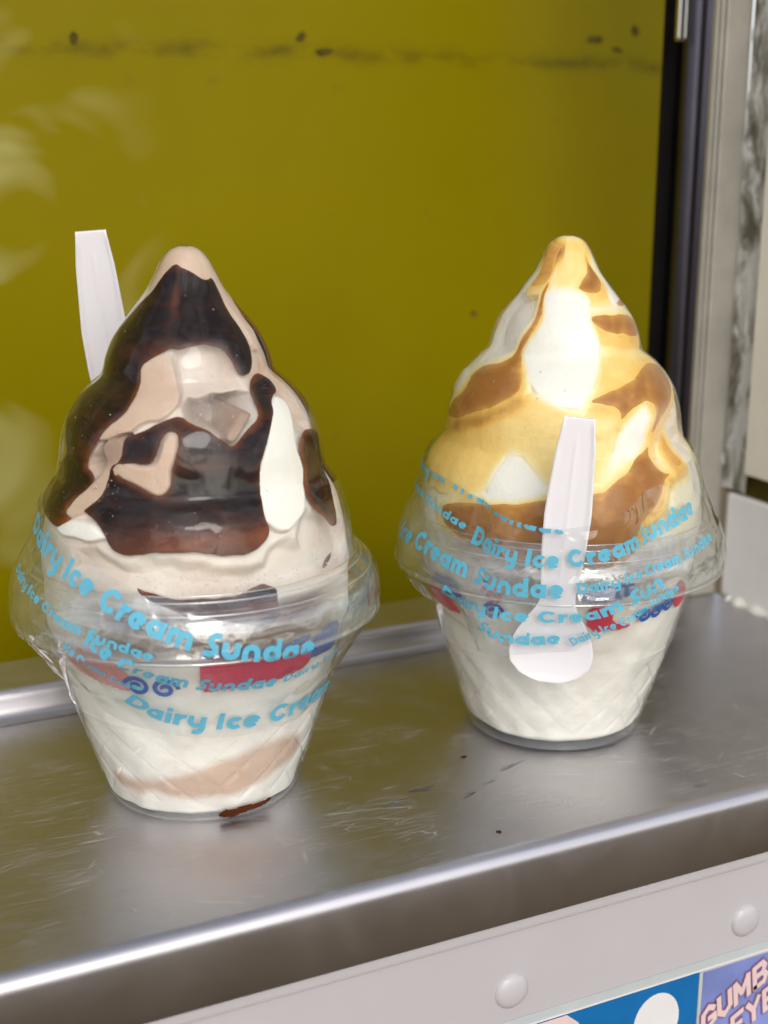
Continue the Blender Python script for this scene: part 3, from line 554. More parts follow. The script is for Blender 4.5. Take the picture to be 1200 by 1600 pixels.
def sdf(poly, A, Z, rad):
    """signed distance (mm, negative inside) in unrolled coordinates; A in degrees, Z in mm"""
    P = np.asarray(poly, float); k = math.pi/180*rad
    px, py = P[:, 0]*k, P[:, 1]; x, y = A*k, Z
    best = np.full(A.shape, 1e9); inside = np.zeros(A.shape, bool); n = len(P)
    for i in range(n):
        j = (i+1) % n
        ex, ey = px[j]-px[i], py[j]-py[i]; L2 = ex*ex+ey*ey+1e-12
        t_ = np.clip(((x-px[i])*ex + (y-py[i])*ey)/L2, 0, 1)
        best = np.minimum(best, (x-px[i]-t_*ex)**2 + (y-py[i]-t_*ey)**2)
        if abs(ey) > 1e-9:
            c = ((py[i] > y) != (py[j] > y)) & (x < ex*(y-py[i])/ey + px[i]); inside ^= c
    d = np.sqrt(best); return np.where(inside, -d, d)
def smooth_poly(P, it=2):
    P = np.asarray(P, float)
    for _ in range(it):
        Q = np.roll(P, -1, 0); P = np.stack([P*.75+Q*.25, P*.25+Q*.75], 1).reshape(-1, 2)
    return P
def ss(x, a_, b_):
    t_ = np.clip((x-a_)/(b_-a_), 0, 1); return t_*t_*(3-2*t_)

def rev_grid(zs, na):
    """(angle, z) grid and quads, closed in angle"""
    A = np.arange(na)/na*360.0
    nz_ = len(zs); i, j = np.meshgrid(np.arange(nz_-1), np.arange(na), indexing='ij'); j2 = (j+1) % na
    Fc = np.stack([i*na+j, i*na+j2, (i+1)*na+j2, (i+1)*na+j], -1).reshape(-1, 4)
    return A, Fc
def polar(R, A, Z):
    q = np.radians(A); return np.stack([R*np.cos(q), R*np.sin(q), Z*np.ones_like(R)], -1)
def fast_mesh(name, V, Fc, mat, parent, smooth=True):
    V = np.asarray(V, np.float32).reshape(-1, 3)*S; Fc = np.asarray(Fc, np.int32)
    me = bpy.data.meshes.new(name); k = Fc.shape[1]
    me.vertices.add(len(V)); me.vertices.foreach_set('co', V.ravel())
    me.loops.add(Fc.size); me.loops.foreach_set('vertex_index', Fc.ravel())
    me.polygons.add(len(Fc)); me.polygons.foreach_set('loop_start', np.arange(len(Fc), dtype=np.int32)*k)
    me.update(calc_edges=True); me.validate()
    me.polygons.foreach_set('use_smooth', np.full(len(me.polygons), smooth))
    me.materials.append(mat); ob = bpy.data.objects.new(name, me); col.objects.link(ob); ob.parent = parent
    return ob

BUBBLES = {'L': [(10, 116, 7, 3, 50), (-2, 74, 14, 2.0, 110), (25, 73, 8, 1.6, 60), (-38, 94, 4, 2, 30), (-20, 88, 20, 3, 22), (0, 110, 45, 20, 60), (50, 76, 5, 3, 40)],
           'R': [(8, 112, 12, 8, 14), (-10, 103, 18, 3, 30), (15, 100, 40, 18, 50)]}
def sundae(key, base, phi0, label, cream, sauce, sauce_mat_, sauce_names, holes, white_names, press_names, gap_names, spoon_bulge):
    root = empty('sundae', base, label, 'sundae', None)
    lo = phi0 - 180
    unwrap = lambda A: (A - lo) % 360 + lo
    # ---- fields on a fine (angle, height) grid
    na = 760; zlow = .9 if key == 'L' else 2.6; zs = np.concatenate([np.linspace(zlow, 52, 110), np.linspace(52.4, 150, 330), 154.05 - 4.0*np.linspace(1, 0, 26)[1:]**2])
    A1, Fq = rev_grid(zs, na); AA, ZZ = np.meshgrid(A1, zs); AU = unwrap(AA)
    rb = body_r(ZZ); rad = 38.0
    X, Y = np.cos(np.radians(AA))*rb, np.sin(np.radians(AA))*rb
    n1 = fnoise(X*.11, Y*.11, ZZ*.14, 5 + ord(key), 3); n2 = fnoise(X*.35, Y*.35, ZZ*.35, 9 + ord(key), 2)
    AU2 = (AA - phi0) % 360 + phi0
    def region(names, soft, mirror=True):
        f = np.zeros(AA.shape)
        for n in names:
            P = smooth_poly(TR[n], 1); f = np.maximum(f, 1 - ss(sdf(P, AU, ZZ, rad) + n2*min(.9, soft*.45), -soft*.5, soft*.5))
            if mirror: f = np.maximum(f, 1 - ss(sdf(P + [180, 0], AU2, ZZ, rad) + n2*min(.9, soft*.45), -soft*.5, soft*.5))
        return f
    dome = ss(ZZ, 66, 72)
    press = region(press_names + white_names, 1.6)
    press = np.maximum(press, ss(ZZ, 134, 141))
    if key == 'R':
        for n in sauce_names: press = np.maximum(press, 1 - ss(sdf(TR[n], AU, ZZ, rad), 1.5, 4.0))
    gapr = region(gap_names, 5.0) if gap_names else np.zeros(AA.shape)
    voidr = region([q for q in TR if q.startswith(key + '_void')], 4.0)
    gap = .45 + dome*((1-press)*((1.9 if key == 'L' else .75) + .35*n1) + gapr*(1-press)*3.2 + voidr*(1-press)*11.0 + .1*n2)
    gap = np.maximum(gap, .4) + (1-dome)*(.35 + 1.5*np.maximum(n1, 0)**1.3 + .35*n2) + ss(ZZ, 150, 154)*-.2
    gap = gap + (1-ss(ZZ, zlow, zlow+1.6))*1.6
    R = np.maximum(rb - gap, .02)
    zz = ZZ - .5*ss(ZZ, 138, 154)
    ic = fast_mesh('ice_cream', polar(R, AA, zz), Fq, cream, root)
    # colour fields
    if key == 'L':
        wt = np.maximum(region(white_names, 1.2), (1-dome)*.92)
        wt = np.maximum(wt, dome*(1-press)*(.52 + .28*n1))
        wt = np.maximum(wt, dome*ss(ZZ, 84, 72)*(.45 + .3*ss(np.abs(AU-phi0+8), 20, 45)))
        wt = np.maximum(wt*(1 - .95*region(['L_cupbeige'], 4.0, True)), 0)
        wt = np.clip(wt*(1 - .45*gapr*ss(ZZ, 96, 104)) + .12*n1*(wt < .8), 0, 1)
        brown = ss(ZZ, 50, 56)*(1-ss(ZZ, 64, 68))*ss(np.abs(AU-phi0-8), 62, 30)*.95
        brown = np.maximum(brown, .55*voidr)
        film = np.zeros(AA.shape)
    else:
        wt = np.ones(AA.shape)
        film = .08*dome + .10*n1*dome
        film = np.maximum(film, (.33 + .10*n1)*region(['R_film_0', 'R_film_1', 'R_film_2'], 6))
        film = np.maximum(film, .24*region(['R_film_3'], 1.5))
        film = film*(1 - .9*region(['R_white_3', 'R_white_4', 'R_white_5'], 4))
        soft_s = np.zeros(AA.shape)
        for n in sauce_names:
            if n in ('R_car_6',): continue
            d = sdf(np.array(TR[n]) - [0, 1.6], AU, ZZ, rad); soft_s = np.maximum(soft_s, 1-ss(d, -1.0, 4.5))
        film = film + .38*soft_s
        film = film*(1 - .97*region(['R_white_0', 'R_white_1', 'R_white_2'], 3.6))
        film = np.clip(film, 0, 1)*dome
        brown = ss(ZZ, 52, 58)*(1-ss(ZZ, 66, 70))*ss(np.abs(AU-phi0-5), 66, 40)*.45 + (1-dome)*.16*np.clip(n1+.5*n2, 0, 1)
    attr(ic, 'white', wt); attr(ic, 'film', film); attr(ic, 'brown', brown)
    # ---- sauce patches: thick shells with rounded rims lying between the ice cream and the lid
    for n in sauce_names:
        P = smooth_poly(TR[n], 2)
        for turn in (0, 180):
            Pq = P.copy(); Pq[:, 0] += turn
            amin, amax = Pq[:, 0].min()-3, Pq[:, 0].max()+3; zmin, zmax = Pq[:, 1].min()-2, min(153.6, Pq[:, 1].max()+2)
            if turn and n.endswith(('3', '6')): continue
            ga = np.arange(amin, amax, .42); gz = np.arange(zmin, zmax, .27)
            GA, GZ = np.meshgrid(ga, gz); rr = np.maximum(body_r(GZ), 2)
            xw, yw = np.cos(np.radians(GA))*rr, np.sin(np.radians(GA))*rr
            nn_ = fnoise(xw*.5, yw*.5, GZ*.5, 21, 4); st_ = fnoise(xw*.12, yw*.12, GZ*.55, 57, 3)
            rloc = 34.0
            D_ = sdf(Pq, GA, GZ, rloc) + nn_*.35 + .55*fnoise(xw*.22, yw*.22, GZ*.16, 91, 2)
            for hn in holes:
                if hn.split('_')[-1] == n.split('_')[-1]:
                    H_ = smooth_poly(TR[hn], 1); H_[:, 0] += turn; D_ = np.maximum(D_, -(sdf(H_, GA, GZ, rloc) + nn_*.3))
            gz_, gx_ = np.gradient(D_, .27, .42*math.pi/180*rloc)
            gl = np.sqrt(gx_**2+gz_**2)+1e-6; gx_, gz_ = gx_/gl, gz_/gl
            cell = (D_[:-1, :-1] < 0) | (D_[1:, :-1] < 0) | (D_[:-1, 1:] < 0) | (D_[1:, 1:] < 0)
            if not cell.any(): continue
            mv = np.clip(D_, 0, .5)
            GA2 = GA - gx_*mv/(math.pi/180*rloc); GZ2 = np.minimum(GZ - gz_*mv, 153.7)
            t_ = np.clip(-D_/1.0, 0, 1); drop = (.9 if key == 'L' else 1.7)*(1 - np.sqrt(np.maximum(0, 1-(1-t_)**2)))
            rs_ = np.maximum(body_r(GZ2) - .22 - (.2 if turn else 0) - drop - .04*np.maximum(nn_, 0), .02)
            idx = np.arange(D_.size).reshape(D_.shape)
            quads = np.stack([idx[:-1, :-1], idx[:-1, 1:], idx[1:, 1:], idx[1:, :-1]], -1)[cell]
            used, inv = np.unique(quads, return_inverse=True)
            Vv = polar(rs_, GA2, GZ2).reshape(-1, 3)[used]
            so = fast_mesh(sauce, Vv, inv.reshape(-1, 4), sauce_mat_, root)
            thin = np.zeros(D_.shape)
            if key == 'L':
                for (ta, tz, tw, th_, amt) in THIN_L:
                    thin = np.maximum(thin, amt*np.exp(-(((GA-turn-ta)*math.pi/180*34/tw)**2 + ((GZ-tz)/th_)**2)))
                thin = np.clip(thin*(.75 + .5*st_) + .75*np.exp(D_/.6) + .22*np.clip(st_-.2, 0, 1), 0, 1)
            else:
                thin = .95*np.exp(D_/1.1) + .3*np.maximum(0, nn_)
                if n in ('R_car_7', 'R_car_5'): thin = thin*.5 + .7
            attr(so, 'thin', np.clip(thin, 0, 1).ravel()[used])
    # ---- cup wall (embossed), lid dome, lid flange
    zc = np.concatenate([[0.0, .15, .5, 1.0, 1.8], np.linspace(2.6, 56, 150)]); na2 = 360
    A2, Fc2 = rev_grid(zc, na2); GA, GZ = np.meshgrid(A2, zc)
    em = np.maximum(np.abs(np.mod(GA/20 + GZ/11, 1)-.5), np.abs(np.mod(GA/20 - GZ/11, 1)-.5))*2
    emb = ss(em, .72, .98)*.55*ss(GZ, 4, 7)*(1-ss(GZ, 26, 30))
    rr = cup_r(GZ) - emb + .45*ss(GZ, 52.5, 56)*8 + .25*(np.abs(GZ-31) < .6) + .25*(1-ss(GZ, 0, 1.5)) - .7*(1-ss(GZ, 0, .3))
    cup_ob = fast_mesh('cup', polar(rr, GA, GZ), Fc2, M['cup'], root)
    zf = [(1.0, 24.6), (1.9, 23.0), (2.3, 14), (2.4, .05)]
    V, Fq2 = [], []
    prof_ = [(0.05, 26.9), (.05, 25.9)] + zf
    for z, r in prof_:
        for k in range(96): V.append((r*math.cos(k/96*2*math.pi), r*math.sin(k/96*2*math.pi), z))
    for i in range(len(prof_)-1):
        for k in range(96): Fq2.append((i*96+k, i*96+(k+1) % 96, (i+1)*96+(k+1) % 96, (i+1)*96+k))
    fast_mesh('cup_base', V, Fq2, M['cup_foot'], root)
    zd = np.concatenate([np.linspace(71, 150, 200), 154.3 - 4.3*np.linspace(1, 0, 20)[1:]**2]); A3, Fd = rev_grid(zd, 300)
    GA, GZ = np.meshgrid(A3, zd)
    dm = fast_mesh('lid_dome', polar(np.maximum(dome_r(GZ), .02), GA, GZ), Fd, M['dome'], root)
    # frost on the inside of the lid where nothing touches it
    Xd, Yd = np.cos(np.radians(GA))*40, np.sin(np.radians(GA))*40
    fro = np.zeros(GA.shape); AUd = unwrap(GA)
    for n in gap_names: fro = np.maximum(fro, 1 - ss(sdf(TR[n], AUd, GZ, rad), -3, 3))
    attr(dm, 'frost', (.012 if key == 'L' else .0) + fro*((.16 if key == 'L' else .32) + .08*fnoise(Xd*.2, Yd*.2, GZ*.2, 3, 3)))
    rb_ = np.random.RandomState(17 + ord(key)); Vb, Fb = [], []
    ico = [(0, 0, 1), (.894, 0, .447), (.276, .851, .447), (-.724, .526, .447), (-.724, -.526, .447), (.276, -.851, .447), (.724, .526, -.447), (-.276, .851, -.447), (-.894, 0, -.447), (-.276, -.851, -.447), (.724, -.526, -.447), (0, 0, -1)]
    icf = [(0, 1, 2), (0, 2, 3), (0, 3, 4), (0, 4, 5), (0, 5, 1), (1, 6, 2), (2, 7, 3), (3, 8, 4), (4, 9, 5), (5, 10, 1), (2, 6, 7), (3, 7, 8), (4, 8, 9), (5, 9, 10), (1, 10, 6), (11, 7, 6), (11, 8, 7), (11, 9, 8), (11, 10, 9), (11, 6, 10)]
    for (ca, cz, sa, sz, nb) in BUBBLES[key]:
        for _ in range(nb):
            qa = math.radians(phi0 + ca + rb_.normal()*sa); qz = cz + rb_.normal()*sz; br_ = abs(rb_.normal())*.13 + .08
            if not 54 < qz < 150: continue
            rr_ = float(body_r(qz)) - .12; o = len(Vb)
            Vb += [(rr_*math.cos(qa) + br_*x_, rr_*math.sin(qa) + br_*y_, qz + br_*z_) for x_, y_, z_ in ico]; Fb += [(o+a_, o+b_, o+c_) for a_, b_, c_ in icf]
    bo = fast_mesh('air_bubbles', Vb, Fb, M['bubble'], root); bo['kind'] = 'stuff'
    fl = [(71.0, 44.55), (70.7, 45.3), (70.0, 45.5), (69.5, 46.4), (68.9, 46.5), (68.3, 47.5), (67.7, 47.7), (66.6, 49.0), (65, 50.0), (63, 50.6), (60.5, 51.0), (58, 51.0), (56.5, 50.9), (55.5, 50.9), (56.2, 49.8), (60, 49.6), (63.5, 48.6), (65.5, 46.9), (66, 45.2)]
    V, Ff = [], []; nf = 240
    for z, r in fl:
        for k in range(nf): V.append((r*math.cos(k/nf*2*math.pi), r*math.sin(k/nf*2*math.pi), z))
    for i in range(len(fl)-1):
        for k in range(nf): Ff.append((i*nf+k, i*nf+(k+1) % nf, (i+1)*nf+(k+1) % nf, (i+1)*nf+k))
    fast_mesh('lid_flange', V, Ff, M['flange'], root)
    for zc_, rc_, rt_ in ((55.15, 51.0, .55), (66.9, 48.9, .32), (69.6, 46.35, .30), (70.9, 44.9, .25)):
        bead = [(zc_ + rt_*math.cos(q), rc_ + rt_*math.sin(q)) for q in np.linspace(0, 2*math.pi, 11)]
        V, Ff = [], []
        for z, r in bead:
            for k in range(nf): V.append((r*math.cos(k/nf*2*math.pi), r*math.sin(k/nf*2*math.pi), z))
        for i in range(len(bead)-1):
            for k in range(nf): Ff.append((i*nf+k, i*nf+(k+1) % nf, (i+1)*nf+(k+1) % nf, (i+1)*nf+k))
        fast_mesh('lid_rim', V, Ff, M['rim'], root)
    # ---- clear printed wrap
    def film_r(Aq, Zq):
        r = film_base(Zq); d = unwrap(np.asarray(Aq, float)) - phi0
        if spoon_bulge is not None:
            da = np.abs(d - spoon_bulge); Zq = np.asarray(Zq, float)
            tgt = (np.interp(Zq, [31, 58, 109], [49.6, 52.8, 54.0]) + 1.3)/np.cos(np.radians(np.minimum(da, 40)))
            Wd = np.interp(Zq, [30, 38, 50, 56, 80], [9, 16, 15, 8, 9])
            wgt = (1-ss(da, Wd, Wd+24))*ss(Zq, 22, 31)*(1-ss(Zq, 92, 100))
            r = r + wgt*np.maximum(0, tgt-r)
        q = np.radians(Aq)
        r = r + .36*fnoise(np.cos(q)*7, np.sin(q)*7, np.asarray(Zq)*.12, 31+ord(key), 3) + .15*fnoise(np.cos(q)*26, np.sin(q)*26, np.asarray(Zq)*.35, 77, 2)
        return r
    top = np.array(TR[key+'_top']); bot = np.array(TR[key+'_bot'])
    def edge(E):
        E = E[np.argsort(E[:, 0])]; a0, z0 = E[0]; a1, z1 = E[-1]
        xs = np.concatenate([[a0-30], E[:, 0], [a1+30, ]]); zv = np.concatenate([[z0], E[:, 1], [z1]])
        mid = (z0+z1)/2; xs = np.concatenate([[lo-1], xs, [lo+361]]); zv = np.concatenate([[mid], zv, [mid]])
        k = np.argsort(xs); return lambda q: np.interp(q, xs[k], zv[k])
    ft, fb = edge(top), edge(bot)
    nfa, nfz = 420, 110
    fa = np.arange(nfa)/nfa*360; tv = np.linspace(0, 1, nfz); FA, TV = np.meshgrid(fa, tv)
    zt = ft(unwrap(FA)); zb = fb(unwrap(FA)); FZ = zb + (zt-zb)*TV
    ii, jj = np.meshgrid(np.arange(nfz-1), np.arange(nfa), indexing='ij'); j2 = (jj+1) % nfa
    Fw = np.stack([ii*nfa+jj, ii*nfa+j2, (ii+1)*nfa+j2, (ii+1)*nfa+jj], -1).reshape(-1, 4)
    wrap = fast_mesh('wrap_film', polar(film_r(FA, FZ), FA, FZ), Fw, M['film'], root)
    return root, film_r, ft, fb, wrap

# rounded heavy lettering: centre-line strokes, unit = capital height
def ar(cx, cy_, rx, ry, a0, a1, n=14): return [(cx+rx*math.cos(math.radians(q)), cy_+ry*math.sin(math.radians(q))) for q in np.linspace(a0, a1, n)]
GL = {
 'D': (.86, [[(.13, -.0), (.13, .9)], [(.20, .78)] + ar(.34, .45, .36, .33, 90, -90, 18) + [(.20, .12)]]),
 'a': (.80, [ar(.345, .33, .22, .22, 20, 340, 20), [(.60, .0), (.60, .66)]]),
 'i': (.32, [[(.13, 0), (.13, .62)], [(.13, .72), (.13, .94)]]),
 'r': (.50, [[(.13, 0), (.13, .66)], ar(.40, .33, .22, .22, 175, 78, 8)]),
 'y': (.76, [[(.13, .66), (.13, .36)] + ar(.36, .33, .22, .2, 180, 330, 12), [(.60, .66), (.60, -.06)] + ar(.38, -.06, .21, .17, 0, -120, 8)]),
 'I': (.36, [[(.14, 0), (.14, .92)]]),
 'c': (.66, [ar(.345, .33, .22, .22, 42, 318, 20)]),
 'e': (.72, [ar(.345, .33, .22, .22, 5, 318, 20), [(.30, .33), (.60, .35)]]),
 'C': (.94, [ar(.47, .45, .33, .34, 38, 322, 26)]),
 'm': (1.06, [[(.13, 0), (.13, .66)], ar(.31, .40, .17, .16, 180, 0, 10) + [(.48, 0)], ar(.67, .40, .18, .16, 180, 0, 10) + [(.86, 0)]]),
 'S': (.66, [[(.60, .82), (.44, .82)] + ar(.40, .63, .18, .19, 90, 215, 8) + [(.36, .42)] + ar(.26, .28, .19, .17, 40, -90, 8) + [(.20, .11), (.04, .11)]]),
 'u': (.78, [[(.13, .66), (.13, .33)] + ar(.36, .33, .23, .22, 180, 360, 12) + [(.59, .66)]]),
 'n': (.78, [[(.13, 0), (.13, .33)] + ar(.36, .33, .23, .22, 180, 0, 12) + [(.59, 0)]]),
 'd': (.80, [ar(.345, .33, .22, .22, 20, 340, 20), [(.60, 0), (.60, .94)]]),
}
def lettering(name, text, base, cap, film_r, ft, fb, parent, fit=True, start=0.0, hw=.115, off=.10):
    """letters laid along a baseline of (angle, z) points on the wrap; fit stretches the words to the baseline's length"""
    Bp = np.array(base, float); r = film_r(Bp[:, 0], Bp[:, 1]); k = math.pi/180
    # fine resample
    t0 = np.linspace(0, 1, len(Bp)); tt = np.linspace(0, 1, 400)
    Af = np.interp(tt, t0, Bp[:, 0]); Zf = np.interp(tt, t0, Bp[:, 1])
    ker = np.ones(41)/41; pad = lambda v: np.convolve(np.concatenate([2*v[0]-v[1:21][::-1], v, 2*v[-1]-v[-21:-1][::-1]]), ker, 'valid')
    Af, Zf = pad(Af), pad(Zf); rf_ = film_r(Af, Zf)
    dz = np.gradient(Zf); dr = np.gradient(rf_); da = np.gradient(Af)*k*rf_
    slope = np.sqrt(1 + (dr/np.where(np.abs(dz) < 1e-4, 1e-4, dz))**2) if False else 1
    sl = np.concatenate([[0], np.cumsum(np.hypot(np.hypot(np.diff(Af)*k*rf_[1:], np.diff(Zf)), np.diff(rf_)))])
    adv = sum(GL[c][0] if c != ' ' else .34 for c in text)
    fx = (sl[-1]/(adv*cap)) if fit else 1.0
    x = start/cap; V, Fc = [], []
    pts, strokes = [], []
    for c in text:
        if c == ' ': x += .34; continue
        for st in GL[c][1]:
            P = dense(st, .07); A_, B_ = ribbon(P, hw)
            o = len(pts); strokes.append((o, len(A_)))
            for p, q in zip(A_, B_):
                for w_ in (p, q): pts.append(((x + w_[0])*cap*fx, w_[1]*cap, len(strokes) % 3))
        x += GL[c][0]
    pts = np.array(pts); s_, up_ = pts[:, 0], pts[:, 1]
    i = np.clip(np.searchsorted(sl, s_)-1, 0, len(sl)-2); f = (s_-sl[i])/(sl[i+1]-sl[i]+1e-9)
    a_ = Af[i] + (Af[i+1]-Af[i])*f; z_ = Zf[i] + (Zf[i+1]-Zf[i])*f
    ratio = np.where(np.abs(dz[i]) > 1e-6, (dr[i]/np.where(np.abs(dz[i]) > 1e-6, dz[i], 1))**2, 0)
    ta, tz = da[i], dz[i]*np.sqrt(1+np.minimum(4, ratio)); L_ = np.hypot(ta, tz)+1e-9; na_, nz_ = -tz/L_, ta/L_
    zq = z_.copy()
    for _ in range(6):
        g_ = (film_base(zq+.3)-film_base(zq-.3))/.6; zq = zq + up_*nz_/6/np.sqrt(1+g_*g_)
    aq = a_ + up_*na_/(k*film_r(a_, zq)); rq = film_r(aq, zq) + off + .006*pts[:, 2]
    V = polar(rq, aq, zq); ok = (fb(aq) <= zq) & (zq <= ft(aq))
    for o, n_ in strokes:
        for q in range(n_-1):
            if ok[o+2*q:o+2*q+4].all(): Fc.append((o+2*q, o+2*q+1, o+2*q+3, o+2*q+2))
    return fast_mesh(name, V, Fc, M['cyan'], parent)

def print_patch(name, poly, mat, parent, off=.12, rf_=None):
    P = np.array(poly, float); P = (P - P.mean(0))*1.15 + P.mean(0); P = smooth_poly(P, 1); amin, amax = P[:, 0].min()-1, P[:, 0].max()+1; zmin, zmax = P[:, 1].min()-1, P[:, 1].max()+1
    ga = np.arange(amin, amax, .5); gz = np.arange(zmin, zmax, .35); GA, GZ = np.meshgrid(ga, gz)
    D_ = sdf(P, GA, GZ, 40); cell = (D_[:-1, :-1] < 0) & (D_[1:, :-1] < 0) & (D_[:-1, 1:] < 0) & (D_[1:, 1:] < 0)
    if not cell.any(): return
    idx = np.arange(D_.size).reshape(D_.shape)
    quads = np.stack([idx[:-1, :-1], idx[:-1, 1:], idx[1:, 1:], idx[1:, :-1]], -1)[cell]
    used, inv = np.unique(quads, return_inverse=True)
    return fast_mesh(name, polar((cup_r(GZ)+off), GA, GZ).reshape(-1, 3)[used], inv.reshape(-1, 4), mat, parent)
def print_swirl(name, a0, z0, rad, mat, parent, turns=1.5, hw=.62, flip=1):
    q = np.linspace(0, turns*2*math.pi, 60); r = rad*(.15 + .85*q/q[-1])
    P = np.stack([flip*r*np.cos(q)*1.25, r*np.sin(q)], 1); A_, B_ = ribbon(P, hw); V, Fc = [], []; k = math.pi/180
    for p, q_ in zip(A_, B_):
        for w_ in (p, q_):
            z = z0 + w_[1]; rr = float(cup_r(z)) + .2; aa = a0 + w_[0]/(k*rr); V.append((rr*math.cos(k*aa), rr*math.sin(k*aa), z))
    for i in range(len(A_)-1): Fc.append((2*i, 2*i+1, 2*i+3, 2*i+2))
    return fast_mesh(name, V, Fc, mat, parent)

LB, RB = (108.068, 349.021, 0), (224.453, 343.394, 0)
PHL = math.degrees(math.atan2(-LB[1], -LB[0])); PHR = math.degrees(math.atan2(-RB[1], -RB[0]))
THIN_L = [(PHL+8, 83.5, 24, 4.5, .95), (PHL-52, 87, 6, 4, .8), (PHL-15, 143, 3, 5, .5), (PHL-48, 104, 7, 3.5, .45), (PHL-36, 80, 5, 4, .6), (PHL+35, 90, 4, 6, .35), (PHL-20, 128, 6, 5, .3), (PHL+5, 65, 30, 2.5, .55)]

left, lfr, lft, lfb, lwrap = sundae('L', LB, PHL, 'chocolate sauce sundae in a clear domed cup, on the left of the counter', M['cream_l'], 'chocolate_sauce', M['choc'],
    ['L_choc_0', 'L_choc_1', 'L_choc_2', 'L_choc_3', 'L_choc_4'], ['L_hole_1'], ['L_white_0', 'L_white_1'], ['L_press_0', 'L_press_1', 'L_press_2', 'L_press_3', 'L_hole_1'], ['L_gap_0', 'L_gap_1', 'L_gap_2', 'L_gap_3'], None)
SPA = 2.0
right, rfr, rft, rfb, rwrap = sundae('R', RB, PHR, 'caramel sauce sundae in a clear domed cup with a white spoon strapped to its front', M['cream_r'], 'caramel_sauce', M['caramel'],
    ['R_car_%d' % i for i in range(8)], ['R_hole_0'], ['R_white_0', 'R_white_1', 'R_white_2'], ['R_film_0', 'R_film_1', 'R_film_2', 'R_hole_0'], ['R_white_3', 'R_white_5'], SPA)
DS = 'Dairy Ice Cream Sundae'
for nm, text, cap, hw in (('L_t0', DS, 6.6, .115), ('L_t1', DS, 3.0, .11), ('L_t2', 'Ice Cream Sundae', 3.0, .11), ('L_t3', 'Ice Cream Sundae', 5.4, .115), ('L_t4', 'Dairy Ice', 3.4, .11), ('L_t5', 'Dairy Ice Cream', 6.6, .115)):
    lettering('printed_words', text, TR[nm], cap, lfr, lft, lfb, lwrap, hw=hw)
for nm, text, cap, hw in (('R_t0', DS, 5.4, .115), ('R_t1', 'Cream Sundae', 2.8, .11), ('R_t2', DS, 6.2, .115), ('R_t3', 'Ice Cream Sundae', 6.2, .115), ('R_t3b', DS, 3.6, .11), ('R_t4', 'Dairy Ice Cream Sun', 5.0, .115), ('R_t5', 'Sundae', 5.0, .115), ('R_t5b', DS, 3.4, .11)):
    lettering('printed_words', text, TR[nm], cap, rfr, rft, rfb, rwrap, hw=hw)
for root, key in ((left, 'L'), (right, 'R')):
    cup_ob = [c for c in root.children if c.name.split('.')[0] == 'cup'][0]
    for n in [q for q in TR if q.startswith(key+'_pr_')]:
        mat = M['pink'] if n == 'L_pr_red_0' else M['red'] if 'red' in n else M['blue']
        print_patch('red_print' if 'red' in n else 'blue_print', TR[n], mat, cup_ob)
        back = [(q+180, z) for q, z in TR[n]]
        print_patch('red_print' if 'red' in n else 'blue_print', back, mat, cup_ob)
    for i, (q, z) in enumerate(TR[key+'_sw']):
        print_swirl('swirl_print', q, z, 2.9 if i < 2 else 2.2, M['red'] if (key == 'R' and i == 0) else M['blue'], cup_ob, flip=(-1)**i)

# ------------------------------------------------------------------ spoons
def spoon(name, label, P0, P1, n_out, outline, ribbed=1.0):
    """P0 handle tip, P1 bowl end (mm, world); n_out faces out; outline = (t, half width, bow) along the length"""
    P0, P1, n_out = Vector(P0), Vector(P1), Vector(n_out)
    ax = (P1-P0).normalized(); side = ax.cross(n_out).normalized(); nrm = side.cross(ax).normalized()
    L = (P1-P0).length; nt_, ns = 120, 25; T_ = np.linspace(0, 1, nt_)
    ts = [o[0] for o in outline]; W = np.interp(T_, ts, [o[1] for o in outline]); Dp = np.interp(T_, ts, [o[2] for o in outline])
    ker = np.ones(5)/5; W2 = np.convolve(np.pad(W, 2, 'edge'), ker, 'valid'); W2[-14:] = W[-14:]
    front, back = [], []
    for i, t_ in enumerate(T_):
        c = P0 + ax*(L*t_)
        for j in range(ns):
            s = -1 + 2*j/(ns-1); wd = W2[i]
            handle = max(0, 1 - max(0, (t_-.55)/.1)) if t_ > .55 else 1.0
            edge_ = (.2 + .5*ribbed)*math.exp(-((abs(s)-.92)/.10)**2)*handle*min(1, t_/.03)
            rib = ribbed*.45*math.exp(-(s/.09)**2)*handle*ss(t_, .05, .12)
            bowl = Dp[i]*(1 - s*s)
            h = edge_ + rib - bowl
            front.append(c + side*(s*wd) + nrm*(.5 + h*1.0)); back.append(c + side*(s*wd) + nrm*(-.7 - bowl))
    V = [v - P1 for v in front] + [v - P1 for v in back]; o = nt_*ns; Fc = []
    for i in range(nt_-1):
        for j in range(ns-1):
            q = i*ns+j; Fc.append((q, q+1, q+ns+1, q+ns)); Fc.append((o+q+ns, o+q+ns+1, o+q+1, o+q))
        Fc.append((i*ns, (i+1)*ns, o+(i+1)*ns, o+i*ns)); Fc.append((i*ns+ns-1, o+i*ns+ns-1, o+(i+1)*ns+ns-1, (i+1)*ns+ns-1))
    for j in range(ns-1):
        Fc.append((j, o+j, o+j+1, j+1)); q = (nt_-1)*ns+j; Fc.append((q, q+1, o+q+1, o+q))
    ob = mesh_from(name, [tuple(v) for v in V], Fc, M['spoon'], None)
    ob.location = P1*S
    md = ob.modifiers.new('bevel', 'BEVEL'); md.width = .00025; md.segments = 2; md.limit_method = 'ANGLE'; md.angle_limit = math.radians(50)
    tag(ob, label, 'spoon'); return ob
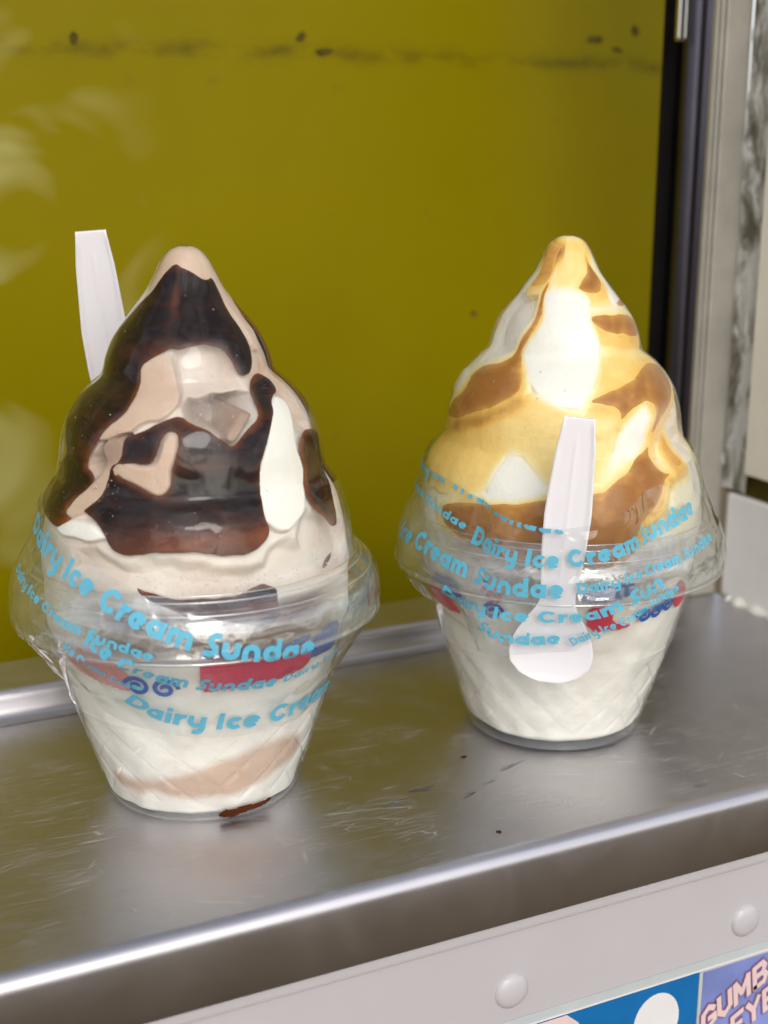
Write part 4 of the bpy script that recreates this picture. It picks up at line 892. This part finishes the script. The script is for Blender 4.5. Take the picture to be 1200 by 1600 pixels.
OUT = [(0, 4.5, 0), (.02, 4.7, 0), (.12, 5.8, 0), (.35, 7.0, 0), (.5, 6.6, 0), (.62, 5.6, 0), (.675, 5.2, .1), (.71, 6.2, .4), (.76, 9.2, .9), (.82, 11.8, 1.4), (.88, 13.0, 1.5), (.93, 12.2, 1.2), (.97, 9.2, .7), (.99, 5.5, .3), (1.0, 2.2, .1)]
def at_cup(B_, phi, r, z): return (B_[0] + r*math.cos(math.radians(phi)), B_[1] + r*math.sin(math.radians(phi)), z)
def sc_out(k): return [(t_, w_*k, d_) for t_, w_, d_ in OUT]
spoon('spoon', 'white plastic spoon strapped bowl down to the front of the caramel sundae', at_cup(RB, PHR+5, 54.0, 109.2), at_cup(RB, PHR-1.8, 49.6, 31.6), (math.cos(math.radians(PHR)), math.sin(math.radians(PHR)), 0), sc_out(.92), 0.7)
spoon('spoon', 'white plastic spoon with ribbed handle sticking up behind the chocolate sundae', (91.9, 385.4, 156.0), (103.3, 402.9, 73.4), (math.cos(math.radians(PHL)), math.sin(math.radians(PHL)), 0), sc_out(.95), 1.0)


# ------------------------------------------------------------------ drops, crumbs and smears on the counter
def puddle(x, y, rx, ry, h, seed, rot=0):
    r2 = np.random.RandomState(seed); n, m_ = 28, 5; V, Fc = [], []
    pa, pb = r2.rand()*6, r2.rand()*6; w_ = [1 + .25*math.sin(k/n*2*math.pi*2 + pa) + .2*math.sin(k/n*2*math.pi*3 + pb) + .08*math.sin(k/n*2*math.pi*5 + pa) for k in range(n)]
    for i in range(m_+1):
        f = 1 - i/m_
        for k in range(n):
            q = k/n*2*math.pi; px, py = rx*w_[k]*f*math.cos(q), ry*w_[k]*f*math.sin(q)
            V.append((px*math.cos(rot)-py*math.sin(rot), px*math.sin(rot)+py*math.cos(rot), .05 + h*math.sqrt(max(0, 1-f*f))))
    for i in range(m_):
        for k in range(n): Fc.append((i*n+k, i*n+(k+1) % n, (i+1)*n+(k+1) % n, (i+1)*n+k))
    return V, Fc
for i, (x, y, rx, ry, h, rot, lab) in enumerate([
    (162.5, 314.9, 3.6, 1.7, .45, .4, 'oval water drop on the steel just left of the caramel cup'),
    (151.8, 309.9, 4.2, 1.3, .35, .25, 'flat water streak left of the oval drop'),
    (173.4, 306.1, 2.8, .9, .4, .7, 'small bent water drop below the caramel cup'),
    (181.5, 310.3, 1.9, .6, .35, .1, 'tiny water drop between the bent drop and the long streak'),
    (193.8, 317.1, 6.0, .8, .4, .5, 'long thin water streak in front of the caramel cup'),
    (237.2, 282.4, 2.2, 1.6, .7, 0, 'round water drop by the counter edge at the right')]):
    V, Fc = puddle(x, y, rx, ry, h, i+2, rot*.5)
    ob = mesh_from('water_drop', V, Fc, M['drop']); ob.location = (x*S, y*S, 0); tag(ob, lab, 'water drop', 'water drops on the counter')
for i, (x, y, r_, lab) in enumerate([(183.3, 327.9, .9, 'dark crumb on the steel beside the caramel cup'), (169.5, 283.1, .8, 'brown crumb near the rolled counter edge')]):
    V, Fc = puddle(0, 0, r_, r_*.7, .4, 50+i, .3)
    ob = mesh_from('crumb', V, Fc, M['choc']); attr(ob, 'thin', np.full(len(V), .3)); ob.location = (x*S, y*S, 0); tag(ob, lab, 'crumb', 'crumbs on the counter')

cup_l = [c for c in left.children if c.name.split('.')[0] == 'cup'][0]
so = print_patch('chocolate_smear', [(q, max(.5, z)) for q, z in TR['L_smear']], M['choc'], cup_l, off=.35)
if so: attr(so, 'thin', np.full(len(so.data.vertices), .3))
